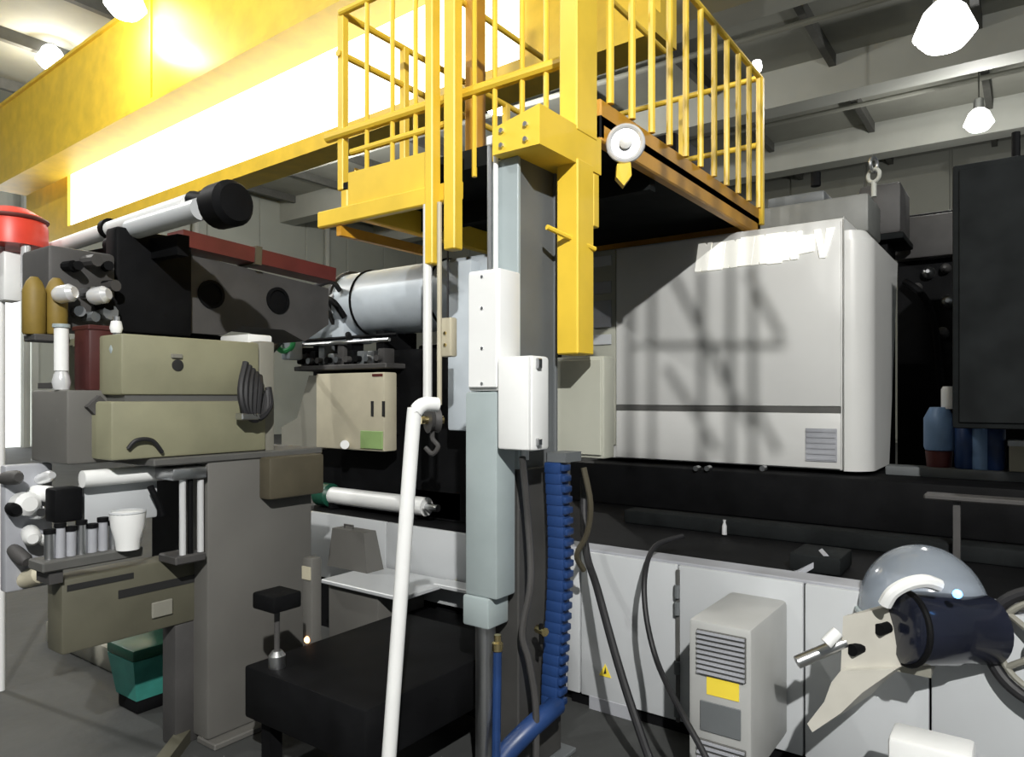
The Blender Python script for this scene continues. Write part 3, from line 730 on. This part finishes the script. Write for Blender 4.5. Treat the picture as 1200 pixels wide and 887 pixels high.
t.part('hook', MB().tube([q + Vector((0, 0, -0.05)), q + Vector((0, 0, -0.1)), q + Vector((0.03, 0.01, -0.14)), q + Vector((0.0, 0, -0.18)), q + Vector((-0.05, 0, -0.15))], 0.013, 8, smooth=5), 'casting')
t.done()
t = Thing('pendant_control', 'cream pendant control hanging between ropes and grey column', 'pendant control')
hy = 2.84
b = fb(515, 529, 372, 418, hy, 0.05)
t.part('body', MB().box(b, 0.01), 'cream')
t.part('cord', MB().cyl(((b[0] + b[1]) / 2, hy + 0.02, b[5]), ((b[0] + b[1]) / 2, hy + 0.02, 2.645), 0.006, 8), 'rubber')
for fz in (0.3, 0.6):
    t.part('button', MB().cyl(((b[0] + b[1]) / 2, hy - 0.008, b[4] + (b[5] - b[4]) * fz), ((b[0] + b[1]) / 2, hy + 0.002, b[4] + (b[5] - b[4]) * fz), 0.009, 10), 'brass')
t.done()

# ================================================================== HYDRAULIC UNIT BEHIND (centre left)
t = Thing('hydraulic_tank', 'large blue grey horizontal tank behind the hanging ropes', 'tank')
z_ = 2.28; r_ = 0.235; yy = 3.62
xa, xb = atY(402, 0, 3.5).x, -2.35
t.part('shell', MB().lathe([(r_ * 0.75, -0.03), (r_, 0.0), (r_, xb - xa), (r_ * 0.7, xb - xa + 0.04)], (xa, yy, z_), (1, 0, 0), 32), 'duct')
for f in (0.12, 0.55, 0.9):
    t.part('strap', MB().torus((xa + (xb - xa) * f, yy, z_), (1, 0, 0), r_ + 0.002, 0.010, 32, 6), 'black')
for f in (0.25, 0.8):
    x = xa + (xb - xa) * f
    t.part('saddle', MB().box((x - 0.04, x + 0.04, yy - 0.16, yy + 0.16, 1.92, 2.06)), 'black')
t.part('end_flange', MB().lathe([(r_ + 0.02, -0.03), (r_ + 0.02, 0.0)], (xa, yy, z_), (1, 0, 0), 28), 'casting')
dd = fb(524, 552, 300, 505, 3.28, 0.1)
t.part('drop_duct', MB().box((dd[0], dd[1], 3.28, 3.38, dd[4], 2.42), 0.015), 'duct')
t.part('support_frame', MB().box((xa, xb, yy - 0.14, yy + 0.14, BZ, 1.92)), 'black')
t.done()
t = Thing('manifold', 'grey manifold block with pipes left of the blue grey tank', 'manifold')
b = fb(352, 402, 372, 402, 3.42, 0.3)
t.part('block', MB().box(b, 0.02), 'duct')
t.part('upper_block', MB().box(fb(372, 408, 338, 366, 3.5, 0.2), 0.02), 'casting')
for k, (a, e) in enumerate((((345, 395), (392, 346)), ((378, 348), (404, 372)), ((408, 392), (412, 420)))):
    t.part('pipe', MB().tube([atY(a[0], a[1], 3.40), atY((a[0] + e[0]) / 2, (a[1] + e[1]) / 2 - 6, 3.34), atY(e[0], e[1], 3.40)], 0.022, 10, smooth=5), ('metal', 'black', 'black')[k])
t.part('leg', MB().box((b[0] + 0.05, b[1] - 0.05, 3.5, 3.66, BZ, b[4])), 'black')
t.done()
t = Thing('valve_bank', 'row of dark valves and pipes above the cream cabinet', 'valve bank')
b = fb(352, 460, 404, 430, 3.36, 0.2)
t.part('tray', MB().box((b[0], b[1], 3.30, 3.58, b[4] - 0.02, b[4] + 0.015), 0.006, 1), 'casting')
for i in range(9):
    x = b[0] + 0.06 + i * (b[1] - b[0] - 0.1) / 8.5
    h = random.uniform(0.08, 0.15)
    v = t.part('valve', MB().box((x - 0.032, x + 0.032, 3.34, 3.44, b[4] + 0.015, b[4] + 0.015 + h), 0.008), ('casting', 'black', 'steel_dark', 'metal')[i % 4])
    t.part('coil', MB().cyl((x, 3.30, b[4] + 0.05), (x, 3.34, b[4] + 0.05), 0.022, 10), ('black', 'metal', 'casting')[i % 3], parent=v)
t.part('pipe', MB().cyl((b[0], 3.33, b[4] + 0.17), (b[1], 3.33, b[4] + 0.17), 0.014, 8), 'metal')
t.part('pipe', MB().cyl((b[0], 3.40, b[4] + 0.21), (b[1], 3.40, b[4] + 0.21), 0.012, 8), 'black')
t.done()
t = Thing('cream_cabinet', 'cream control cabinet with small dark marks in the centre left', 'cabinet')
CY = 3.26
b = fb(370, 450, 437, 527, CY, 0.12)
t.part('body', MB().box(b, 0.012), 'cream')
t.part('side_wing', MB().prism([atY(330, 527, CY + 0.02), atY(371, 527, CY + 0.02), atY(371, 440, CY + 0.02), atY(362, 440, CY + 0.02), atY(348, 490, CY + 0.02), atY(330, 500, CY + 0.02)], (0, 0.09, 0)), 'beige_grey')
for px in (436, 449):
    t.part('slot', MB().box(fb(px - 1.5, px + 1.5, 470, 488, CY - 0.004, 0.006)), 'ink')
t.part('red_mark', MB().box(fb(436, 448, 438, 441, CY - 0.004, 0.006)), 'red_dark')
t.part('green_tag', MB().box(fb(422, 448, 505, 526, CY - 0.012, 0.01), 0.003, 1), 'leaf', label='light green tag')
t.part('white_knob', MB().cyl(atY(404, 521, CY - 0.05), atY(404, 521, CY), 0.03, 14), 'white')
t.part('rear_bracket', MB().box((b[0] + 0.2, b[1] - 0.08, CY + 0.12, 3.48, b[4] + 0.1, b[5] - 0.1)), 'black')
t.done()
t = Thing('green_valve', 'bright green valve wheel with dark hoses beside the cream cabinet', 'valve')
q = atY(334, 402, 3.2)
t.part('wheel', MB().torus(q, (0.6, -1, 0.2), 0.06, 0.02, 24, 8), 'green')
t.part('valve_body', MB().box((q.x - 0.05, q.x + 0.05, 3.2, 3.32, q.z - 0.12, q.z + 0.02), 0.015), 'duct')
t.part('hose', MB().tube([q + Vector((-0.05, 0, 0.02)), atY(312, 420, 3.0), atY(300, 455, 2.9), atY(290, 480, 2.85), atY(300, 500, 2.8), atY(310, 470, 2.9)], 0.024, 10, smooth=6), 'rubber')
t.part('hose', MB().tube([q + Vector((0.0, 0.02, 0.05)), atY(350, 350, 3.2), atY(385, 330, 3.3), atY(398, 340, 3.4)], 0.018, 10, smooth=6), 'rubber')
t.part('stem', MB().cyl(q + Vector((0, 0.1, -0.05)), (q.x + 0.15, 3.5, q.z - 0.05), 0.025, 10), 'black')
t.done()
t = Thing('hose_bundle', 'tangle of black hoses hanging at the right of the beige platen', 'hose bundle')
for k in range(5):
    o = k * 4
    t.part('hose', MB().tube([atX(288 + o, 425 + o, -3.02), atX(282 + o * 1.4, 455, -2.98), atX(286 + o, 480 + o * 0.6, -2.97), atX(300 + o, 492 - o, -2.98), atX(308 + o * 0.4, 470 - o, -3.0)], 0.016, 8, smooth=5), 'rubber')
t.part('clamp', MB().box(sb(284, 306, 484, 492, -2.955, 0.06), 0.005, 1), 'metal')
t.done()
t = Thing('dark_cabinet', 'black cabinet standing behind the white pole', 'cabinet')
b = fb(462, 548, 420, 600, 3.75, 0.3)
t.part('body', MB().box((b[0], b[1] + 0.2, 4.0, 4.4, BZ, 2.0), 0.02), 'black')
t.part('door', MB().box((b[0] + 0.02, b[1] - 0.02, 3.985, 4.0, BZ + 0.05, 1.95), 0.005, 1), 'black')
t.done()
t = Thing('motor_cover', 'dim grey motor cover low behind the white pole', 'cover')
b = fb(488, 540, 510, 606, 3.5, 0.3)
t.part('hood', MB().box((b[0], b[1], 3.5, 3.8, 0.99, b[5]), 0.03), 'casting')
t.part('skirt', MB().box((b[0] - 0.02, b[1] + 0.02, 3.48, 3.82, BZ, 0.99), 0.01), 'vent_grey')
t.done()
t = Thing('roller_tube', 'white roller with dark green end lying on the machine base', 'roller')
a = atY(384, 593, 3.42); e = atY(500, 608, 3.42)
t.part('tube', MB().cyl((a.x, 3.42, 0.885), (e.x, 3.42, 0.885), 0.062, 18), 'white')
t.part('green_end', MB().lathe([(0.07, -0.1), (0.085, -0.08), (0.085, 0.04), (0.06, 0.06)], (a.x, 3.42, 0.885), (1, 0, 0), 20), 'green_dark')
t.part('end_journal', MB().cyl((e.x, 3.42, 0.885), (e.x + 0.1, 3.42, 0.885), 0.025, 10), 'metal')
for x in (a.x + 0.1, e.x - 0.1):
    t.part('cradle', MB().box((x - 0.02, x + 0.02, 3.36, 3.48, BZ, 0.84)), 'black')
t.done()
# ledge, shelf and small cabinet before the base
t = Thing('side_shelf', 'white sheet metal shelf with grey box below, left of the white pole', 'shelf')
s0 = [atY(374, 690, 2.98), None]
xa, xb = atY(376, 0, 2.75).x, atY(470, 0, 2.75).x
t.part('shelf_top', MB().box((xa, xb, 2.75, 3.18, 0.495, 0.52), 0.005, 1), 'sheet')
t.part('rear_strip', MB().box((xb - 0.05, xb + 0.32, 3.06, 3.18, 0.50, 0.525), 0.005, 1), 'sheet')
t.part('cabinet_box', MB().box((xa + 0.02, xb - 0.22, 2.79, 3.17, 0.0, 0.495), 0.008), 'pedestal')
t.done()
t = Thing('grey_case', 'small grey case standing on the white shelf', 'case')
b = fb(384, 430, 640, 690, 3.0, 0.14)
t.part('body', MB().loft([(b[0], 3.0, 0.52), (b[1], 3.0, 0.52), (b[1], 3.14, 0.52), (b[0], 3.14, 0.52)], [(b[0] + 0.02, 3.02, 0.76), (b[1] - 0.05, 3.02, 0.76), (b[1] - 0.05, 3.12, 0.76), (b[0] + 0.02, 3.12, 0.76)]), 'pedestal')
t.part('handle', MB().tube([(b[0] + 0.08, 3.07, 0.755), (b[0] + 0.08, 3.07, 0.78), (b[0] + 0.16, 3.07, 0.78), (b[0] + 0.16, 3.07, 0.755)], 0.007, 8), 'casting')
t.done()
t = Thing('indicator_post', 'slim grey post with small orange light beside the grey pedestal', 'post')
q = atT(362, 750, 3.35)
t.part('post', MB().box((q.x - 0.05, q.x + 0.02, q.y - 0.0, q.y + 0.06, 0.0, 0.84), 0.008), 'pedestal')
t.part('orange_light', MB().lathe([(0.016, 0), (0.014, 0.008), (0, 0.012)], (q.x - 0.01, q.y, q.z), (0.3, -1, 0), 12), 'led_orange')
t.part('yellow_plate', MB().box((q.x - 0.045, q.x + 0.015, q.y - 0.006, q.y, 0.74, 0.80)), 'cream')
t.done()
# black bench with small stand, made wide to fill a shaded void
t = Thing('black_bench', 'low black bench in the shadow in front of the machine', 'bench')
t.part('bench_top', MB().box((-2.70, -1.95, 1.78, 2.72, 0.24, 0.46), 0.012), 'black')
for x, y in ((-2.62, 1.86), (-2.02, 1.86), (-2.62, 2.62), (-2.02, 2.62)):
    t.part('leg', MB().box((x - 0.03, x + 0.03, y - 0.03, y + 0.03, 0.0, 0.24)), 'black')
t.done()
single('void_shade_box', MB().box((-2.95, -1.95, 2.76, 3.17, 0.0, 0.34), 0.01), 'black', 'low black box standing in for shade between bench and white base', 'housing')  # black box added to darken the shaded void before the base
t = Thing('tray_stand', 'small black tray on a thin post standing on the bench', 'stand')
q = atT(321, 795, 2.96)
q = Vector((-2.57, 1.85, 0.46))
t.part('foot', MB().lathe([(0.035, 0), (0.035, 0.05), (0.02, 0.07)], q, n=16), 'metal')
t.part('post', MB().cyl(q + Vector((0, 0, 0.06)), q + Vector((0, 0, 0.25)), 0.012, 10), 'casting')
t.part('tray', MB().box((q.x - 0.075, q.x + 0.075, q.y - 0.07, q.y + 0.07, q.z + 0.25, q.z + 0.32), 0.01), 'black')
t.done()

# ================================================================== LEFT MACHINE
LX = -3.05
t = Thing('platen', 'beige upper block of the left machine with round dark hole', 'machine block')
b = sb(142, 304, 396, 463, LX, 0.5)
t.part('upper_block', MB().box(b, 0.012), 'beige')
b3 = sb(130, 312, 470, 534, LX, 0.5)
t.part('lower_block', MB().box(b3, 0.012), 'beige')
t.part('seam', MB().box((LX - 0.4, LX - 0.012, b[2] + 0.02, b[3] - 0.02, b3[5], b[4])), 'trim_dark')
q = atX(208, 428, LX)
t.part('bolt_hole', MB().lathe([(0.026, -0.02), (0.026, 0.004), (0.016, 0.005)], (LX, q.y, q.z), (1, 0, 0), 18), 'ink')
t.part('lifting_lug', MB().box((LX - 0.01, LX + 0.01, q.y - 0.03, q.y + 0.02, q.z + 0.03, q.z + 0.05), 0.003, 1), 'beige_grey')
t.part('right_flange', MB().box(sb(304, 322, 400, 534, LX - 0.02, 0.4), 0.01), 'beige_grey')
t.part('cable_loop', MB().tube([atX(150, 526, LX + 0.01), atX(160, 516, LX + 0.02), atX(178, 516, LX + 0.02), atX(190, 530, LX + 0.01)], 0.009, 8, smooth=6), 'rubber')
t.done()
t = Thing('pedestal', 'broad grey pedestal carrying the left machine', 'pedestal')
yA, yB = atX(243, 0, LX + 0.02).y, atX(366, 0, LX + 0.02).y
zT = b3[4] - 0.005
t.part('column', MB().box((LX - 0.2, LX + 0.02, yA, yB, 0.03, zT), 0.015), 'pedestal')
t.part('cap_plate', MB().box((LX - 0.4, LX + 0.03, yA - 0.25, yB + 0.06, zT - 0.03, zT + 0.003), 0.006, 1), 'trim_dark')
t.part('base_plate', MB().box((LX - 0.07, LX + 0.08, yA + 0.0, yB + 0.06, 0.0, 0.03), 0.006, 1), 'pedestal')
t.part('junction_cover', MB().box(sb(316, 380, 534, 582, LX + 0.10, 0.12), 0.012), 'brown')
t.done()
t = Thing('side_housing', 'grey housing under the dark red box at left', 'housing')
b = cb(36, 78, 140, 457, 545, -3.22)
t.part('box', MB().box(b, 0.012), 'pedestal')
t.part('bracket', MB().bar(atX(108, 470, -3.2), atX(134, 496, -3.2), 0.03, 0.07), 'casting')
t.done()
single('red_box', MB().box(cb(86, 104, 136, 382, 458, -3.24), 0.012).box(cb(84, 104, 138, 380, 386, -3.235), 0.004, 1), 'maroon', 'dark red box beside the chrome cylinder at left', 'box')
t = Thing('chrome_cylinder', 'upright shiny white cylinder with chrome foot left of the dark red box', 'cylinder')
q = atX(72, 440, -3.33)
t.part('barrel', MB().cyl((q.x, q.y, q.z + 0.02), (q.x, q.y, atX(72, 384, -3.33).z), 0.028, 18), 'white')
t.part('foot', MB().lathe([(0.03, -0.06), (0.036, -0.03), (0.03, 0.0), (0.02, 0.025)], q, n=18), 'chrome')
t.part('cap', MB().lathe([(0.034, 0), (0.034, 0.015)], (q.x, q.y, atX(72, 384, -3.33).z), n=18), 'pale_green')
t.part('mount', MB().box((q.x - 0.2, q.x - 0.02, q.y - 0.015, q.y + 0.015, q.z - 0.055, q.z - 0.03)), 'casting')
t.done()
t = Thing('ochre_canister', 'ochre yellow grease canister at far left above the grey housing', 'canister')
for px, m in ((40, 'ochre'), (66, 'ochre')):
    q = atX(px, 392, -3.5)
    t.part('can', MB().lathe([(0.04, 0), (0.045, 0.01), (0.045, 0.19), (0.03, 0.23), (0.015, 0.25)], q, n=18), m)
t.part('bracket', MB().box((-3.56, -3.44, atX(34, 0, -3.5).y, atX(75, 0, -3.5).y, atX(40, 392, -3.5).z - 0.03, atX(40, 392, -3.5).z), 0.004, 1), 'casting')
t.done()
t = Thing('red_hood', 'bright red domed hood at the left edge below the yellow girder', 'hood')
q = atT(14, 290, 3.9)
t.part('dome', MB().lathe([(0.17, 0.0), (0.17, 0.11), (0.15, 0.17), (0.08, 0.21), (0.0, 0.22)], q, n=28), 'red')
t.part('rim', MB().torus(q + Vector((0, 0, 0.15)), (0, 0, 1), 0.163, 0.012, 32, 8), 'red_dark')
t.part('mast', MB().cyl((q.x - 0.03, q.y - 0.04, 0.0), (q.x - 0.03, q.y - 0.04, q.z + 0.02), 0.018, 12), 'white')
t.part('white_case', MB().box((q.x - 0.06, q.x + 0.06, q.y - 0.06, q.y + 0.03, q.z - 0.3, q.z - 0.03), 0.015), 'white')
t.part('chrome_tube', MB().cyl((q.x + 0.13, q.y + 0.02, q.z - 0.25), (q.x + 0.13, q.y + 0.02, q.z + 0.0), 0.025, 12), 'chrome')
t.done()
# dark castings with red beam
t = Thing('clamp_casting', 'dark grey clamp casting with two round openings below a red beam', 'casting')
KX = -3.62
b = sb(136, 226, 272, 392, KX + 0.05, 0.12)
t.part('black_panel', MB().box(b, 0.02), 'black')
zA, zB_ = atX(250, 392, KX).z, atX(250, 300, KX).z
y0, y1 = b[3] + 0.005, atX(385, 0, KX).y
t.part('body', MB().prism([(KX, y0, zA), (KX, y0 + 0.2, zA), (KX, y0 + 0.32, zA + 0.06), (KX, y0 + 0.6, zA + 0.06), (KX, y0 + 0.75, zA + 0.0), (KX, y1, zA + 0.12), (KX, y1, zB_ - 0.08), (KX, y0, zB_ - 0.01)], (-0.35, 0, 0)), 'casting')
for px, py in ((247, 345), (325, 352)):
    q = atX(px, py, KX)
    t.part('opening', MB().lathe([(0.075, -0.01), (0.078, 0.012), (0.06, 0.014), (0.058, 0.004)], (KX, q.y, q.z), (1, 0, 0), 22), 'black')
t.part('support', MB().box((KX - 0.38, KX - 0.05, y0, y0 + 0.35, 0.0, zA)), 'black')
t.done()
t = Thing('red_beam', 'dull red beam lying along the top of the dark casting', 'beam')
a, e = atX(205, 286, KX - 0.02), atX(384, 328, KX - 0.02)
a.z += 0.025; e.z += 0.025
t.part('beam', MB().bar(a, e, 0.16, 0.085), 'red_dark')
t.part('clip', MB().bar(a.lerp(e, 0.42), a.lerp(e, 0.46), 0.18, 0.105), 'brown')
t.done()
t = Thing('tie_cylinder', 'pair of bright white cylinders with a black end motor at upper left', 'cylinder')
yy = 1.78
def cy(px, py): return atY(px, py, yy)
a, e = cy(62, 292), cy(222, 238)
t.part('upper_cylinder', MB().cyl(a, e, 0.042, 18), 'white')
a2, e2 = cy(160, 270), cy(240, 246)
t.part('lower_cylinder', MB().cyl(a2 + Vector((0, -0.02, 0)), e2 + Vector((0, -0.02, 0)), 0.05, 18), 'sheet')
m_ = cy(262, 241)
t.part('end_motor', MB().lathe([(0.06, -0.06), (0.098, -0.04), (0.10, 0.07), (0.08, 0.1), (0.03, 0.105)], m_, (1, 0, 0), 24), 'black')
t.part('motor_neck', MB().cyl(cy(226, 234), m_, 0.04, 12), 'black')
for px, py in ((128, 268), (134, 288)):
    q = cy(px, py); t.part('clamp_ring', MB().lathe([(0.052, -0.02), (0.052, 0.02)], q, (1, 0, 0.05), 16), 'black')
t.part('back_rail', MB().bar(cy(62, 304) + Vector((0, 0.08, -0.02)), cy(196, 279) + Vector((0, 0.08, -0.02)), 0.06, 0.1), 'black')
t.done()
t = Thing('hydraulic_cluster', 'dark cluster of hydraulic fittings left of the black panel', 'fittings')
b = sb(56, 136, 292, 386, -3.55, 0.3)
t.part('back_block', MB().box(b, 0.02), 'casting')
random.seed(3)
for i in range(14):
    px, py = random.uniform(62, 130), random.uniform(302, 378)
    q = atX(px, py, -3.52); r = random.uniform(0.015, 0.035)
    m = random.choice(['black', 'metal', 'casting', 'black', 'steel_dark'])
    t.part('fitting', MB().cyl(q + Vector((-0.04, 0, 0)), q + Vector((random.uniform(0.02, 0.07), random.uniform(-.02, .02), 0)), r, 10), m)
for px, py in ((78, 344), (118, 346)):
    q = atX(px, py, -3.42); t.part('coupling', MB().lathe([(0.03, -0.05), (0.04, -0.03), (0.04, 0.02), (0.025, 0.04)], q, (1, 0.6, 0.2), 14), 'chrome')
t.done()
t = Thing('white_valve_stack', 'small white valve stack between dark red box and beige block', 'valve')
q = atX(150, 398, -3.08)
t.part('stem', MB().cyl((q.x - 0.06, q.y - 0.02, 1.63), (q.x - 0.06, q.y - 0.02, q.z + 0.1), 0.014, 10), 'metal')
t.part('top_cap', MB().lathe([(0.02, 0), (0.026, 0.02), (0.02, 0.05)], (q.x - 0.06, q.y - 0.02, q.z + 0.03), n=14), 'white')
t.part('lower_cap', MB().lathe([(0.022, 0), (0.028, 0.02), (0.02, 0.045)], (q.x - 0.06, q.y - 0.02, q.z - 0.06), n=14), 'pale_green')
t.done()
single('white_top_box', MB().box((-3.40, -3.15, 2.10, 2.24, 1.86, 1.915), 0.01), 'white', 'white box on the right end of the beige block', 'box')

# chrome bar unit, cylinders and olive beam below the left machine
HX = -3.16
t = Thing('chrome_bar_unit', 'chrome guide bars with clamp head left of the grey pedestal', 'guide bars')
hb = sb(100, 206, 549, 566, HX, 0.05)
t.part('cross_bar', MB().cyl(((HX - 0.03), hb[2], (hb[4] + hb[5]) / 2), ((HX - 0.03), hb[3] + 0.02, (hb[4] + hb[5]) / 2), 0.036, 18), 'white')
t.part('clamp_head', MB().box(sb(203, 243, 548, 562, HX + 0.16, 0.16), 0.008), 'metal')
for px in (214, 223, 235):
    q0_, q1_ = atX(px, 562, HX + 0.13), atX(px, 652, HX + 0.13)
    t.part('guide_bar', MB().cyl(q0_, q1_, 0.0145 if px != 223 else 0.012, 14), 'chrome' if px != 223 else 'black')
t.part('back_plate', MB().box(sb(98, 185, 564, 612, HX - 0.07, 0.06), 0.01), 'sheet')
t.part('dark_block', MB().box(sb(64, 98, 572, 612, HX - 0.03, 0.1), 0.012), 'black')
t.part('foot_block', MB().box(sb(206, 242, 650, 660, HX + 0.16, 0.15), 0.006, 1), 'casting')
t.part('diagonal', MB().tube([atX(176, 570, HX), atX(186, 590, HX), atX(190, 604, HX)], 0.015, 8), 'black')
t.done()
t = Thing('cylinder_rack', 'rack of small grey cylinders in a row at lower left', 'rack')
RX = -3.12
b = sb(50, 168, 650, 662, RX + 0.02, 0.14)
t.part('rack_rail', MB().box(b, 0.006, 1), 'trim_dark')
for i in range(9):
    q = atX(58 + i * 12.5, 650, RX - 0.04)
    h = 0.10 + 0.02 * (i % 2)
    cc = t.part('small_cylinder', MB().cyl((q.x, q.y, b[5] - 0.004), (q.x, q.y, b[5] + h), 0.019, 12), 'vent_grey' if i % 3 else 'metal')
    t.part('cap', MB().cyl((q.x, q.y, b[5] + h), (q.x, q.y, b[5] + h + 0.018), 0.022, 12), 'black', parent=cc)
t.part('support', MB().box((b[0], b[1] - 0.02, b[2] + 0.03, b[2] + 0.08, 0.86, b[4])), 'casting')
t.done()
t = Thing('white_cup', 'white cup shaped cover on the end of the cylinder rack', 'cover')
q = atX(150, 650, RX + 0.03)
t.part('cup', MB().lathe([(0.045, 0), (0.05, 0.04), (0.066, 0.10), (0.07, 0.155), (0.06, 0.16)], (q.x, q.y, b[5] + 0.001), n=22), 'white')
t.part('rim', MB().torus((q.x, q.y, b[5] + 0.158), (0, 0, 1), 0.066, 0.006, 24, 6), 'sheet')
t.done()
t = Thing('white_fittings', 'cluster of white and chrome fittings at the left edge', 'fittings')
random.seed(11)
t.part('back_plate', MB().box(sb(6, 62, 544, 690, -3.5, 0.06), 0.01), 'vent_grey')
for px, py, r, m in ((28, 590, .05, 'white'), (48, 578, .035, 'white'), (40, 600, .03, 'metal'), (16, 596, .03, 'black'), (52, 560, .025, 'chrome'), (36, 626, .035, 'white'), (54, 632, .028, 'white'), (22, 650, .03, 'casting'), (38, 676, .04, 'cream'), (12, 560, .03, 'casting')):
    q = atX(px, py, -3.46)
    t.part('fitting', MB().lathe([(r * .8, -0.06), (r, -0.02), (r, 0.05), (r * .6, 0.07)], q, (1, random.uniform(-.3, .3), random.uniform(-.4, .4)), 14), m)
t.done()
t = Thing('lower_beam', 'olive grey slotted beam under the cylinder rack', 'beam')
BX = -3.14
yL, yR = atX(72, 0, BX).y, atX(240, 0, BX).y
z0, z1 = 0.56, 0.865
t.part('beam_body', MB().box((BX - 0.14, BX, yL, yR, z0, z1), 0.012), 'olive')
t.part('slot', MB().box((BX - 0.01, BX + 0.003, yL + 0.02, yR - 0.33, z1 - 0.05, z1 - 0.025)), 'ink')
t.part('slot', MB().box((BX - 0.01, BX + 0.003, yL + 0.22, yR - 0.03, z1 - 0.125, z1 - 0.09)), 'ink')
t.part('end_plate', MB().box((BX, BX + 0.012, yL + 0.36, yR - 0.16, z0 + 0.06, z0 + 0.13), 0.004, 1), 'beige_grey')
t.part('leg', MB().box((BX - 0.12, BX - 0.005, atX(206, 0, BX).y, atX(238, 0, BX).y, 0.0, z0), 0.008), 'casting')
t.part('floor_rail', MB().bar((BX - 0.06, atX(228, 0, BX).y, 0.03), (BX + 0.75, atX(150, 0, BX).y - 0.6, 0.03), 0.06, 0.06), 'olive')
t.done()
t = Thing('teal_bin', 'teal plastic bin with dark lid on the floor at lower left', 'bin')
q = atT(172, 826, 3.72); q.z = 0
def ring(w_, d_, z):
    return [(q.x - w_, q.y - d_, z), (q.x + w_, q.y - d_, z), (q.x + w_, q.y + d_, z), (q.x - w_, q.y + d_, z)]
t.part('tub', MB().loft(ring(0.105, 0.105, 0.07), ring(0.135, 0.135, 0.28)), 'teal')
t.part('lid', MB().box((q.x - 0.14, q.x + 0.14, q.y - 0.14, q.y + 0.14, 0.28, 0.34), 0.015), 'green_dark')
t.part('base', MB().box((q.x - 0.1, q.x + 0.1, q.y - 0.1, q.y + 0.1, 0.0, 0.07), 0.01), 'black')
t.done()
t = Thing('floor_duct', 'low cream grey duct on the floor running to the teal bin', 'duct')
a, e = atT(72, 812, 4.0), atT(140, 796, 4.1)
t.part('duct', MB().box((-5.2, q.x - 0.28, q.y + 0.08, q.y + 0.28, 0.0, 0.14), 0.02), 'beige_grey')
t.part('box', MB().box((q.x - 0.26, q.x - 0.15, q.y + 0.06, q.y + 0.2, 0.0, 0.32), 0.01), 'maroon')
t.done()
